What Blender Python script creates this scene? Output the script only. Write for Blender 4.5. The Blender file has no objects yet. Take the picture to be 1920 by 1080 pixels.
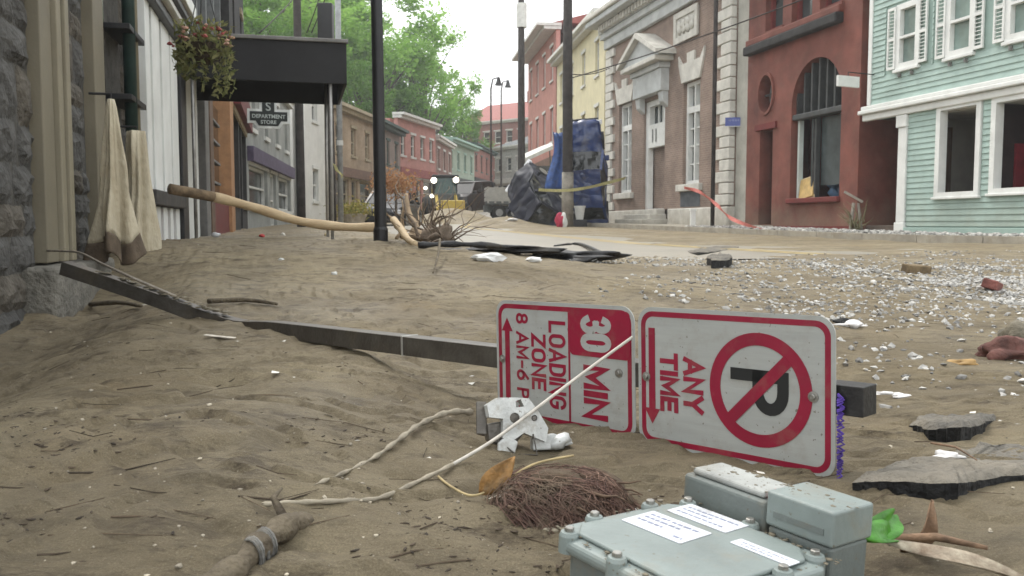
import bpy, bmesh, math, random
import numpy as np
from mathutils import Vector, Matrix, noise as mnoise
R_ = math.radians
random.seed(7)
scene = bpy.context.scene
COL = scene.collection

# ------------------------------------------------------------------ camera, sky, sun, exposure
CZ = 0.50                       # camera height over the mud it stands on
FPX = 1650.0                    # focal length in pixels of the 1920 wide photograph
PITCH = math.atan(120.0 / FPX)  # horizon sits 120 px above the middle
cam_d = bpy.data.cameras.new('camera')
cam_d.sensor_width = 36.0
cam_d.lens = 36.0 * FPX / 1920.0
cam_d.clip_start = 0.05
cam_d.clip_end = 2000.0
cam_d.dof.use_dof = True
cam_d.dof.focus_distance = 2.3
cam_d.dof.aperture_fstop = 14.0
cam = bpy.data.objects.new('camera', cam_d)
COL.objects.link(cam)
cam.location = (0, 0, CZ)
cam.rotation_euler = (math.pi / 2 - PITCH, 0, 0)
scene.camera = cam

SUN_EL, SUN_AZ = R_(52), R_(-35)      # overcast: weak wide sun, high and a little left behind the street
world = bpy.data.worlds.new('World')
scene.world = world
world.use_nodes = True
wn = world.node_tree.nodes
wl = world.node_tree.links
wn.clear()
sky = wn.new('ShaderNodeTexSky')
sky.sky_type = 'NISHITA'
sky.sun_disc = False
sky.sun_elevation = SUN_EL
sky.sun_rotation = SUN_AZ
sky.dust_density = 6.0
wmix = wn.new('ShaderNodeMixRGB')
wmix.inputs['Fac'].default_value = 0.86        # thick even cloud over the clear sky
wmix.inputs['Color2'].default_value = (9.6, 9.8, 9.9, 1)
wbg = wn.new('ShaderNodeBackground')
wbg.inputs['Strength'].default_value = 0.14
wout = wn.new('ShaderNodeOutputWorld')
wl.new(sky.outputs[0], wmix.inputs['Color1'])
wl.new(wmix.outputs[0], wbg.inputs['Color'])
wl.new(wbg.outputs[0], wout.inputs['Surface'])

sun_d = bpy.data.lights.new('sun', 'SUN')
sun_d.energy = 1.5
sun_d.angle = R_(10)
sun_d.color = (1.0, 0.96, 0.9)
sun = bpy.data.objects.new('sun', sun_d)
COL.objects.link(sun)
sd = Vector((math.sin(SUN_AZ) * math.cos(SUN_EL), math.cos(SUN_AZ) * math.cos(SUN_EL), math.sin(SUN_EL)))
sun.rotation_euler = sd.to_track_quat('Z', 'Y').to_euler()
sun.location = sd * 60

vs = scene.view_settings
vs.view_transform = 'Standard'
vs.look = 'None'
vs.gamma = 1.0
vs.exposure = 0.72
vs.use_curve_mapping = False
scene.render.engine = 'CYCLES'
scene.cycles.use_denoising = True
scene.cycles.max_bounces = 5
scene.cycles.diffuse_bounces = 3
scene.cycles.glossy_bounces = 3
scene.cycles.transparent_max_bounces = 8

# ------------------------------------------------------------------ street frame
DS = Vector((-0.2355, 0.9719, 0))     # along the street, away from the camera
DN = Vector((0.9719, 0.2355, 0))      # across, to the right
ANG = math.atan2(DS.y, DS.x)          # local X axis of the right-hand buildings
def W(s, t, z=0.0):
    p = DS * s + DN * t
    return Vector((p.x, p.y, z))
def ray(px, py):
    a, b = (px - 960) / FPX, -(py - 540) / FPX
    c, n = math.cos(PITCH), math.sin(PITCH)
    return Vector((a, c + b * n, -n + b * c))
def at_y(px, py, Y):                  # the point on a pixel's ray at distance Y straight ahead
    d = ray(px, py)
    p = d * (Y / d.y)
    return Vector((p.x, p.y, p.z + CZ))
def fz(px, py, t):                    # the point on a facade line t: (s, z)
    d = ray(px, py)
    l = t / (d.x * DN.x + d.y * DN.y)
    p = d * l
    return p.x * DS.x + p.y * DS.y, p.z + CZ

# ------------------------------------------------------------------ ground height
_rng = np.random.RandomState(3)
_perm = _rng.rand(256, 256)
def vnoise(x, y):
    xi, yi = np.floor(x).astype(int), np.floor(y).astype(int)
    fx, fy = x - xi, y - yi
    fx, fy = fx * fx * (3 - 2 * fx), fy * fy * (3 - 2 * fy)
    a = _perm[xi % 256, yi % 256]; b = _perm[(xi + 1) % 256, yi % 256]
    c = _perm[xi % 256, (yi + 1) % 256]; d = _perm[(xi + 1) % 256, (yi + 1) % 256]
    return (a + (b - a) * fx) * (1 - fy) + (c + (d - c) * fx) * fy - 0.5
def fbm(x, y, o=4):
    r, a = 0, 1.0
    for i in range(o):
        r = r + a * vnoise(x + 17.3 * i, y + 5.1 * i)
        x, y, a = x * 2.03, y * 2.03, a * 0.5
    return r
def ss(a, b, x):
    u = np.clip((x - a) / (b - a), 0, 1)
    return u * u * (3 - 2 * u)
def Rd(s):                            # height of the road surface
    return np.interp(s, [-400, 14, 40, 60, 80, 100, 140, 420], [.17, .17, .52, 1.15, 2.0, 3.0, 5.0, 14.0])
def off(s):                           # the street bends to the right beyond the bank
    return np.interp(s, [-400, 30, 41, 55, 74, 98, 130, 420], [0, 0, 2.3, 7.4, 14, 22.4, 34, 140])
def Hn(X, Y):
    s = DS.x * X + DS.y * Y
    t = DN.x * X + DN.y * Y - off(s)
    w = ss(2.2, 7.0, s)
    h = 0.0 * (1 - w) + (Rd(s) + 0.014 - .02 * ss(7.5, 9.5, s)) * w
    n1 = fbm(X * .55 + 9, Y * .55, 3)
    # asphalt washed clean in the near lane, a skin of mud on the far lane
    edge = t + .9 * fbm(X * .5 + 4, Y * .5 + 8, 4)
    h = h - .06 * ss(2.7, 3.3, edge) * ss(6.0, 5.6, edge) * ss(8.0, 9.6, s + .8 * n1)
    h = h - .05 * ss(3.6, 2.9, edge) * ss(2.2, 2.8, edge) * ss(13, 16, s)
    h = h + .022 * ss(5.9, 6.3, edge) * ss(6, 8, s)
    h = h + .16 * ss(2.7, .9, t + .5 * n1) * ss(3.6, 7.2, s) * (1 - .6 * ss(14, 26, s))
    # terrace of silt in the left foreground, cut back along the fallen post
    e = Y - np.interp(X, [-6, -3, -2.2, -.8, -.08, .3, .8, 2], [6.0, 4.9, 4.4, 3.35, 2.3, 1.75, 1.25, .4])
    e = e + .22 * fbm(X * 2.2, Y * 2.2, 3)
    h = h + .072 * ss(.16, -.14, e) * ss(.25, -.55, X)
    # pile of silt behind the box, hole with broken asphalt on the right
    h = h + .02 * np.exp(-((X - .13) ** 2 + (Y - 1.45) ** 2) / .03) + .012 * np.exp(-((X - .25) ** 2 + (Y - 1.85) ** 2) / .06)
    h = h + .06 * ss(2.4, 1.4, s) * ss(.5, 1.3, t)
    near = ss(30, 12, s)
    h = h - .17 * ss(-.5, -1.15, t) * ss(7.0, 5.2, s)       # scoured hollow along the stone wall
    # small scarp and trampled pits in the foreground silt, heap of spoil in front of the loader
    h = h + .02 * ss(-.014, .012, Y - (1.41 + .77 * (X + .82)) + .05 * fbm(X * 6, Y * 6, 2)) * ss(-.42, -.6, X) * ss(2.1, 1.75, Y)
    for (qx, qy, qr, qd) in ((-.73, 2.27, .08, .02), (-.66, 2.42, .06, .016), (-.405, 1.67, .06, .016), (-.25, 1.22, .07, .014), (-.48, 1.3, .05, .013), (-1.2, 2.9, .1, .02), (-.95, 1.9, .07, .014), (-.2, 2.9, .1, .02), (.75, 2.6, .12, .02)):
        d2 = ((X - qx) ** 2 + ((Y - qy) * 1.4) ** 2) / qr ** 2
        h = h - qd * np.exp(-d2) + qd * .5 * np.exp(-(np.sqrt(d2) - 1.6) ** 2 / .2)
    h = h + .75 * np.exp(-((X + 2.9) ** 2 / 3.0 + (Y - 42) ** 2 / 5))
    h = h + .35 * np.exp(-((X + .2) ** 2 / 1.6 + (Y - 33) ** 2 / 4))
    h = h + near * (.05 * n1 + .022 * fbm(X * 2.1, Y * 2.1, 3))
    f = fbm(X * 1.3 + 31 + .4 * Y, Y * 2.8 + 3, 4)
    st = f * 6
    lf = np.floor(st)
    led = lf + ss(.40, .60, st - lf) - st
    h = h + near * (.017 + .02 * n1) * led * ss(4.6, 2.2, t)
    h = h + near * (.0065 * fbm(X * 6, Y * 10, 3) + .0032 * fbm(X * 30, Y * 38, 3))
    # the ground behind the houses climbs: wooded hill on the left
    h = h + .45 * np.clip(-t - 9, 0, 60) * ss(20, 45, s) + .15 * np.clip(t - 26, 0, 60)
    return h
HOLES = []                            # shallow dents pressed in by things lying in the silt
def H(x, y):
    return float(Hn(np.array([float(x)]), np.array([float(y)]))[0]) + CZ - .5
_YS = 0.7 * 1.004 ** np.arange(1300)
def gp(px, py, lift=0.0):             # where a pixel's ray meets the ground
    d = ray(px, py)
    X = _YS * (d.x / d.y); Z = _YS * (d.z / d.y) + CZ
    hh = Hn(X, _YS) + CZ - .5
    k = int(np.argmax(Z <= hh + lift))
    return Vector((X[k], _YS[k], hh[k]))

# ------------------------------------------------------------------ materials
MATS = {}
def mat(name, col, rough=.7, var=.18, scale=6.0, bump=.0, bscale=40.0, metal=0.0, col2=None, spec=.4, stretch=None, dirt=0.0, island=0.0, emit=0.0, dscale=3.1, tide=0.0, speck=0.0):
    if name in MATS: return MATS[name]
    m = bpy.data.materials.new(name); MATS[name] = m
    m.use_nodes = True
    nt = m.node_tree; N = nt.nodes; L = nt.links
    b = N['Principled BSDF']
    b.inputs['Roughness'].default_value = rough
    b.inputs['Metallic'].default_value = metal
    b.inputs['Specular IOR Level'].default_value = spec
    g = N.new('ShaderNodeNewGeometry')
    src = g.outputs['Position']
    if stretch:
        mp = N.new('ShaderNodeMapping'); mp.inputs['Scale'].default_value = stretch
        L.new(src, mp.inputs['Vector']); src = mp.outputs[0]
    n = N.new('ShaderNodeTexNoise'); n.inputs['Scale'].default_value = scale; n.inputs['Detail'].default_value = 6; n.inputs['Roughness'].default_value = .62
    L.new(src, n.inputs['Vector'])
    r = N.new('ShaderNodeMapRange'); r.inputs['From Min'].default_value = .3; r.inputs['From Max'].default_value = .7
    L.new(n.outputs[0], r.inputs['Value'])
    mx = N.new('ShaderNodeMixRGB')
    c2 = col2 or tuple(max(0, c * (1 - 2 * var)) for c in col)
    c1 = col if col2 else tuple(min(1, c * (1 + var)) for c in col)
    mx.inputs['Color1'].default_value = (*c1, 1); mx.inputs['Color2'].default_value = (*c2, 1)
    L.new(r.outputs[0], mx.inputs['Fac'])
    out = mx.outputs[0]
    if island:
        hs = N.new('ShaderNodeHueSaturation')
        mr = N.new('ShaderNodeMapRange'); mr.inputs['To Min'].default_value = 1 - island; mr.inputs['To Max'].default_value = 1 + island
        L.new(g.outputs['Random Per Island'], mr.inputs['Value']); L.new(mr.outputs[0], hs.inputs['Value'])
        L.new(out, hs.inputs['Color']); out = hs.outputs[0]
    if dirt:
        n2 = N.new('ShaderNodeTexNoise'); n2.inputs['Scale'].default_value = dscale; n2.inputs['Detail'].default_value = 8; n2.inputs['Roughness'].default_value = .7
        L.new(g.outputs['Position'], n2.inputs['Vector'])
        r2 = N.new('ShaderNodeMapRange'); r2.inputs['From Min'].default_value = .52; r2.inputs['From Max'].default_value = .72; r2.inputs['To Max'].default_value = dirt
        L.new(n2.outputs[0], r2.inputs['Value'])
        m2 = N.new('ShaderNodeMixRGB'); m2.inputs['Color2'].default_value = (.2, .165, .11, 1)
        L.new(r2.outputs[0], m2.inputs['Fac']); L.new(out, m2.inputs['Color1']); out = m2.outputs[0]
    if tide:                          # mud left on the wall by the flood, below an uneven tide mark
        sx = N.new('ShaderNodeSeparateXYZ'); L.new(g.outputs['Position'], sx.inputs[0])
        n3 = N.new('ShaderNodeTexNoise'); n3.inputs['Scale'].default_value = 2.2; n3.inputs['Detail'].default_value = 8; n3.inputs['Roughness'].default_value = .7
        L.new(g.outputs['Position'], n3.inputs['Vector'])
        ma = N.new('ShaderNodeMath'); ma.operation = 'MULTIPLY_ADD'; ma.inputs[1].default_value = -1.6; L.new(n3.outputs[0], ma.inputs[0]); L.new(sx.outputs[2], ma.inputs[2])
        r3 = N.new('ShaderNodeMapRange'); r3.inputs['From Min'].default_value = -.75; r3.inputs['From Max'].default_value = .35; r3.inputs['To Min'].default_value = tide; r3.inputs['To Max'].default_value = 0
        L.new(ma.outputs[0], r3.inputs['Value'])
        m3 = N.new('ShaderNodeMixRGB'); m3.inputs['Color2'].default_value = (.21, .175, .12, 1)
        L.new(r3.outputs[0], m3.inputs['Fac']); L.new(out, m3.inputs['Color1']); out = m3.outputs[0]
    if speck:
        n4 = N.new('ShaderNodeTexNoise'); n4.inputs['Scale'].default_value = 110; n4.inputs['Detail'].default_value = 2
        L.new(g.outputs['Position'], n4.inputs['Vector'])
        r4 = N.new('ShaderNodeMapRange'); r4.inputs['From Min'].default_value = .70; r4.inputs['From Max'].default_value = .74; r4.inputs['To Max'].default_value = speck
        L.new(n4.outputs[0], r4.inputs['Value'])
        m4 = N.new('ShaderNodeMixRGB'); m4.inputs['Color2'].default_value = (.11, .09, .06, 1)
        L.new(r4.outputs[0], m4.inputs['Fac']); L.new(out, m4.inputs['Color1']); out = m4.outputs[0]
    L.new(out, b.inputs['Base Color'])
    if bump:
        nb = N.new('ShaderNodeTexNoise'); nb.inputs['Scale'].default_value = bscale; nb.inputs['Detail'].default_value = 5
        L.new(src, nb.inputs['Vector'])
        bp = N.new('ShaderNodeBump'); bp.inputs['Strength'].default_value = bump; bp.inputs['Distance'].default_value = 0.4 / bscale * 2
        L.new(nb.outputs[0], bp.inputs['Height']); L.new(bp.outputs[0], b.inputs['Normal'])
    if emit:
        b.inputs['Emission Color'].default_value = (*col, 1); b.inputs['Emission Strength'].default_value = emit
    return m
def leaf_mat(name, c1, c2, trans=.45):
    m = bpy.data.materials.new(name); MATS[name] = m
    m.use_nodes = True
    nt = m.node_tree; N = nt.nodes; L = nt.links; N.clear()
    g = N.new('ShaderNodeNewGeometry')
    mx = N.new('ShaderNodeMixRGB'); mx.inputs['Color1'].default_value = (*c1, 1); mx.inputs['Color2'].default_value = (*c2, 1)
    L.new(g.outputs['Random Per Island'], mx.inputs['Fac'])
    d = N.new('ShaderNodeBsdfDiffuse'); t = N.new('ShaderNodeBsdfTranslucent')
    L.new(mx.outputs[0], d.inputs['Color']); L.new(mx.outputs[0], t.inputs['Color'])
    s = N.new('ShaderNodeMixShader'); s.inputs['Fac'].default_value = trans
    L.new(d.outputs[0], s.inputs[1]); L.new(t.outputs[0], s.inputs[2])
    o = N.new('ShaderNodeOutputMaterial'); L.new(s.outputs[0], o.inputs['Surface'])
    return m
def brick_mat(name, c1, c2, mortar, bw=.21, bh=.07, bump=.25):
    m = bpy.data.materials.new(name); MATS[name] = m
    m.use_nodes = True
    nt = m.node_tree; N = nt.nodes; L = nt.links
    b = N['Principled BSDF']; b.inputs['Roughness'].default_value = .85; b.inputs['Specular IOR Level'].default_value = .25
    tc = N.new('ShaderNodeTexCoord')
    sp = N.new('ShaderNodeSeparateXYZ'); L.new(tc.outputs['Object'], sp.inputs[0])
    ad = N.new('ShaderNodeMath'); L.new(sp.outputs[0], ad.inputs[0]); L.new(sp.outputs[1], ad.inputs[1])
    cb = N.new('ShaderNodeCombineXYZ'); L.new(ad.outputs[0], cb.inputs[0]); L.new(sp.outputs[2], cb.inputs[1])
    br = N.new('ShaderNodeTexBrick')
    br.inputs['Scale'].default_value = 1.0
    br.inputs['Brick Width'].default_value = bw; br.inputs['Row Height'].default_value = bh
    br.inputs['Mortar Size'].default_value = .006; br.inputs['Bias'].default_value = 0
    br.inputs['Color1'].default_value = (*c1, 1); br.inputs['Color2'].default_value = (*c2, 1); br.inputs['Mortar'].default_value = (*mortar, 1)
    L.new(cb.outputs[0], br.inputs['Vector'])
    n = N.new('ShaderNodeTexNoise'); n.inputs['Scale'].default_value = 1.3; n.inputs['Detail'].default_value = 6
    L.new(tc.outputs['Object'], n.inputs['Vector'])
    hs = N.new('ShaderNodeHueSaturation')
    mr = N.new('ShaderNodeMapRange'); mr.inputs['From Min'].default_value = .3; mr.inputs['From Max'].default_value = .7; mr.inputs['To Min'].default_value = .75; mr.inputs['To Max'].default_value = 1.2
    L.new(n.outputs[0], mr.inputs['Value']); L.new(mr.outputs[0], hs.inputs['Value']); L.new(br.outputs['Color'], hs.inputs['Color'])
    L.new(hs.outputs[0], b.inputs['Base Color'])
    bp = N.new('ShaderNodeBump'); bp.inputs['Strength'].default_value = bump; bp.inputs['Distance'].default_value = .01; bp.invert = True
    L.new(br.outputs['Fac'], bp.inputs['Height']); L.new(bp.outputs[0], b.inputs['Normal'])
    return m
def mud_mat():
    m = bpy.data.materials.new('river_silt')
    m.use_nodes = True
    nt = m.node_tree; N = nt.nodes; L = nt.links
    b = N['Principled BSDF']; b.inputs['Specular IOR Level'].default_value = .35
    g = N.new('ShaderNodeNewGeometry')
    def noise(scale, det=6, rg=.6, st=None):
        n = N.new('ShaderNodeTexNoise'); n.inputs['Scale'].default_value = scale; n.inputs['Detail'].default_value = det; n.inputs['Roughness'].default_value = rg
        if st:
            mp = N.new('ShaderNodeMapping'); mp.inputs['Scale'].default_value = st
            L.new(g.outputs['Position'], mp.inputs['Vector']); L.new(mp.outputs[0], n.inputs['Vector'])
        else: L.new(g.outputs['Position'], n.inputs['Vector'])
        return n.outputs[0]
    def ramp(v, a, bb, c=0, d=1):
        r = N.new('ShaderNodeMapRange'); r.inputs['From Min'].default_value = a; r.inputs['From Max'].default_value = bb; r.inputs['To Min'].default_value = c; r.inputs['To Max'].default_value = d
        L.new(v, r.inputs['Value']); return r.outputs[0]
    def mix(f, a, bb):
        x = N.new('ShaderNodeMixRGB')
        L.new(f, x.inputs['Fac'])
        for k, v in (('Color1', a), ('Color2', bb)):
            if isinstance(v, tuple): x.inputs[k].default_value = (*v, 1)
            else: L.new(v, x.inputs[k])
        return x.outputs[0]
    c = mix(ramp(noise(.9, 5), .36, .64), (0.349, 0.290, 0.181), (0.219, 0.178, 0.111))
    c = mix(ramp(noise(3, 9, .74), .42, .66, 0, .85), c, (0.171, 0.135, 0.080))
    c = mix(ramp(noise(1.6, 6, .6), .55, .75, 0, .5), c, (0.324, 0.242, 0.131))
    c = mix(ramp(noise(6.5, 9, .72, (.7, 1.6, 1)), .50, .64, 0, .6), c, (.082, .064, .040))
    # fine dark trash and twig crumbs caught in drift lines
    dr = noise(8, 10, .8, (.6, 1.5, 1))
    c = mix(ramp(dr, .53, .62, 0, .9), c, (0.080, 0.059, 0.036))
    lump_ = noise(38, 8, .75)
    c = mix(ramp(lump_, .56, .70, 0, .6), c, (0.122, 0.095, 0.057))
    grain = noise(330, 4, .75)
    c = mix(ramp(grain, .42, .66, 0, .55), c, (0.138, 0.109, 0.067))
    c = mix(ramp(grain, .42, .30, 0, .45), c, (0.510, 0.438, 0.301))
    sp = noise(150, 2, .5)
    c = mix(ramp(sp, .76, .8, 0, .7), c, (.5, .46, .38))
    L.new(c, b.inputs['Base Color'])
    L.new(ramp(noise(1.1, 5), .35, .65, .5, .95), b.inputs['Roughness'])
    b1 = N.new('ShaderNodeBump'); b1.inputs['Strength'].default_value = .9; b1.inputs['Distance'].default_value = .012
    L.new(lump_, b1.inputs['Height'])
    b2 = N.new('ShaderNodeBump'); b2.inputs['Strength'].default_value = .8; b2.inputs['Distance'].default_value = .003
    L.new(grain, b2.inputs['Height']); L.new(b1.outputs[0], b2.inputs['Normal'])
    b3 = N.new('ShaderNodeBump'); b3.inputs['Strength'].default_value = .9; b3.inputs['Distance'].default_value = .03
    L.new(dr, b3.inputs['Height']); L.new(b2.outputs[0], b3.inputs['Normal'])
    L.new(b3.outputs[0], b.inputs['Normal'])
    return m

# ------------------------------------------------------------------ mesh builder
class MB:
    def __init__(s): s.v = []; s.f = []
    def add(s, v, f):
        o = len(s.v); s.v += [tuple(p) for p in v]; s.f += [tuple(i + o for i in q) for q in f]; return s
    def box(s, x0, x1, y0, y1, z0, z1):
        return s.add([(x0, y0, z0), (x1, y0, z0), (x1, y1, z0), (x0, y1, z0), (x0, y0, z1), (x1, y0, z1), (x1, y1, z1), (x0, y1, z1)],
                     [(0, 3, 2, 1), (4, 5, 6, 7), (0, 1, 5, 4), (1, 2, 6, 5), (2, 3, 7, 6), (3, 0, 4, 7)])
    def bar(s, a, b, w, h, up=(0, 0, 1)):
        a, b = Vector(a), Vector(b); d = (b - a).normalized(); up = Vector(up)
        x = d.cross(up)
        if x.length < 1e-4: x = d.cross(Vector((0, 1, 0)))
        x.normalize(); y = x.cross(d).normalized()
        v = []
        for p in (a, b):
            for i, j in ((-1, -1), (1, -1), (1, 1), (-1, 1)): v.append(p + x * (i * w / 2) + y * (j * h / 2))
        return s.add(v, [(3, 2, 1, 0), (4, 5, 6, 7), (0, 1, 5, 4), (1, 2, 6, 5), (2, 3, 7, 6), (3, 0, 4, 7)])
    def tube(s, pts, rad, n=8, cap=True):
        pts = [Vector(p) for p in pts]
        if not hasattr(rad, '__len__'): rad = [rad] * len(pts)
        v = []; f = []; px = None
        for i, p in enumerate(pts):
            d = (pts[min(i + 1, len(pts) - 1)] - pts[max(i - 1, 0)])
            d = d.normalized() if d.length > 1e-9 else Vector((0, 0, 1))
            if px is None:
                px = d.cross(Vector((0, 0, 1)))
                if px.length < .05: px = d.cross(Vector((0, 1, 0)))
            px = (px - d * px.dot(d)).normalized(); py = d.cross(px)
            for k in range(n):
                a = 2 * math.pi * k / n
                v.append(p + (px * math.cos(a) + py * math.sin(a)) * rad[i])
        for i in range(len(pts) - 1):
            for k in range(n):
                a, b = i * n + k, i * n + (k + 1) % n
                f.append((a, b, b + n, a + n))
        if cap:
            f.append(tuple(range(n - 1, -1, -1))); f.append(tuple(range((len(pts) - 1) * n, len(pts) * n)))
        return s.add(v, f)
    def cyl(s, a, b, r, n=14): return s.tube([a, b], r, n)
    def prism(s, poly, y0, y1, plane='xz'):       # polygon in local x/z swept along y (or other planes)
        n = len(poly); v = []
        for y in (y0, y1):
            for p in poly:
                v.append((p[0], y, p[1]) if plane == 'xz' else ((y, p[0], p[1]) if plane == 'yz' else (p[0], p[1], y)))
        f = [tuple(range(n)), tuple(range(2 * n - 1, n - 1, -1))]
        for i in range(n):
            j = (i + 1) % n; f.append((i, i + n, j + n, j))
        return s.add(v, f)
    def lathe(s, prof, n=16, c=(0, 0, 0)):
        v = []; f = []
        for r, z in prof:
            for k in range(n):
                a = 2 * math.pi * k / n; v.append((c[0] + r * math.cos(a), c[1] + r * math.sin(a), c[2] + z))
        for i in range(len(prof) - 1):
            for k in range(n):
                a, b = i * n + k, i * n + (k + 1) % n; f.append((a, b, b + n, a + n))
        f.append(tuple(range(n - 1, -1, -1))); f.append(tuple(range((len(prof) - 1) * n, len(prof) * n)))
        return s.add(v, f)
    def blob(s, c, r, seed=0, rough=.25, n=1, squash=(1, 1, 1)):
        bm = bmesh.new(); bmesh.ops.create_icosphere(bm, subdivisions=n, radius=1)
        o = Vector((seed * 7.13, seed * 3.7, seed * 1.9))
        v = []
        for p in bm.verts:
            k = 1 + rough * mnoise.noise(p.co * 1.3 + o) * 2
            v.append((c[0] + p.co.x * r * k * squash[0], c[1] + p.co.y * r * k * squash[1], c[2] + p.co.z * r * k * squash[2]))
        f = [tuple(q.index for q in fa.verts) for fa in bm.faces]
        bm.free()
        return s.add(v, f)
    def xform(s, M):
        s.v = [tuple(M @ Vector(p)) for p in s.v]; return s
    def mesh(s, name):
        me = bpy.data.meshes.new(name); me.from_pydata(s.v, [], s.f); me.update()
        bm = bmesh.new(); bm.from_mesh(me); bmesh.ops.recalc_face_normals(bm, faces=bm.faces); bm.to_mesh(me); bm.free()
        return me
    def build(s, name, m, parent=None, smooth=False, bevel=0.0, seg=2):
        return link(name, s.mesh(name), m, parent, smooth, bevel, seg)
def link(name, me, m, parent=None, smooth=False, bevel=0.0, seg=2):
    o = bpy.data.objects.new(name, me); COL.objects.link(o)
    if m is not None and not me.materials: me.materials.append(m)
    if parent: o.parent = parent
    if smooth:
        me.polygons.foreach_set('use_smooth', [True] * len(me.polygons))
    if bevel:
        b = o.modifiers.new('bevel', 'BEVEL'); b.width = bevel; b.segments = seg; b.limit_method = 'ANGLE'; b.angle_limit = R_(35)
    return o
def tag(o, label, cat, group=None):
    o['label'] = label; o['category'] = cat
    if group: o['group'] = group
    return o
def thing(name, label, cat, loc=(0, 0, 0), rz=0.0, group=None, M=None):
    o = bpy.data.objects.new(name, None); COL.objects.link(o)
    o.empty_display_size = .2
    if M is not None: o.matrix_world = M
    else: o.location = loc; o.rotation_euler = (0, 0, rz)
    return tag(o, label, cat, group)
def struct(o): o['kind'] = 'structure'; return o
def stuff(o): o['kind'] = 'stuff'; return o
def holed(outer, holes, y0, y1):      # plate in x/z with openings, from y0 to y1
    cu = bpy.data.curves.new('tmp', 'CURVE'); cu.dimensions = '2D'; cu.fill_mode = 'BOTH'; cu.extrude = abs(y1 - y0) / 2
    for pl in [outer] + list(holes):
        sp = cu.splines.new('POLY'); sp.points.add(len(pl) - 1); sp.use_cyclic_u = True
        for i, p in enumerate(pl): sp.points[i].co = (p[0], p[1], 0, 1)
    o = bpy.data.objects.new('tmp', cu); me = bpy.data.meshes.new_from_object(o)
    b = MB(); ym = (y0 + y1) / 2
    b.v = [(v.co.x, ym - v.co.z, v.co.y) for v in me.vertices]
    b.f = [tuple(p.vertices) for p in me.polygons]
    bpy.data.objects.remove(o); bpy.data.curves.remove(cu); bpy.data.meshes.remove(me)
    return b
def rect(x0, x1, z0, z1): return [(x0, z0), (x1, z0), (x1, z1), (x0, z1)]
def text_mb(body, size, bold=0.0, depth=0.0006, sx=1.0):
    cu = bpy.data.curves.new('tmp', 'FONT'); cu.body = body; cu.size = size; cu.align_x = 'CENTER'; cu.align_y = 'CENTER'
    cu.offset = bold; cu.extrude = depth / 2; cu.resolution_u = 4
    o = bpy.data.objects.new('tmp', cu); me = bpy.data.meshes.new_from_object(o)
    b = MB(); b.v = [(v.co.x * sx, v.co.y, v.co.z) for v in me.vertices]; b.f = [tuple(p.vertices) for p in me.polygons]
    bpy.data.objects.remove(o); bpy.data.curves.remove(cu); bpy.data.meshes.remove(me)
    return b
# highway style stroke lettering
def _arc(cx, cy, rx, ry, a0, a1, n=10): return [(cx + rx * math.cos(R_(a0 + (a1 - a0) * k / n)), cy + ry * math.sin(R_(a0 + (a1 - a0) * k / n))) for k in range(n + 1)]
GLY = {'L': (.5, [[(0, 1), (0, 0), (.5, 0)]]), 'I': (0, [[(0, 0), (0, 1)]]), 'T': (.56, [[(0, 1), (.56, 1)], [(.28, 1), (.28, 0)]]),
       'N': (.54, [[(0, 0), (0, 1), (.54, 0), (.54, 1)]]), 'Z': (.54, [[(0, 1), (.54, 1), (0, 0), (.54, 0)]]), 'E': (.48, [[(.48, 1), (0, 1), (0, 0), (.48, 0)], [(0, .52), (.42, .52)]]),
       'M': (.66, [[(0, 0), (0, 1), (.33, .22), (.66, 1), (.66, 0)]]), 'A': (.62, [[(0, 0), (.31, 1), (.62, 0)], [(.1, .3), (.52, .3)]]), 'Y': (.6, [[(0, 1), (.3, .46), (.6, 1)], [(.3, .46), (.3, 0)]]),
       'O': (.58, [_arc(.29, .68, .29, .32, 0, 180) + _arc(.29, .32, .29, .32, 180, 360) + [(.58, .68)]]), '0': (.5, [_arc(.25, .72, .25, .28, 0, 180) + _arc(.25, .28, .25, .28, 180, 360) + [(.5, .72)]]),
       'D': (.54, [[(0, .0), (0, 1), (.22, 1)] + _arc(.22, .68, .32, .32, 80, 0, 6) + _arc(.22, .32, .32, .32, 0, -90, 6) + [(0, 0)]]),
       'P': (.5, [[(0, 0), (0, 1), (.24, 1)] + _arc(.24, .74, .26, .26, 90, -90, 12) + [(0, .48)]]),
       'G': (.56, [_arc(.28, .70, .28, .30, 20, 180, 10) + _arc(.28, .30, .28, .30, 180, 360, 12) + [(.56, .46), (.32, .46)]]),
       '3': (.48, [_arc(.23, .75, .21, .25, 155, -95, 12), _arc(.23, .265, .25, .265, 95, -155, 12)]), '6': (.5, [[(.42, 1), (.1, .62)] + _arc(.25, .3, .25, .3, 150, 510, 20)]),
       '8': (.5, [_arc(.25, .75, .22, .25, -90, 270, 18), _arc(.25, .26, .25, .26, 90, 450, 18)]), '-': (.3, [[(0, .45), (.3, .45)]]), ' ': (.12, [])}
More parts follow.
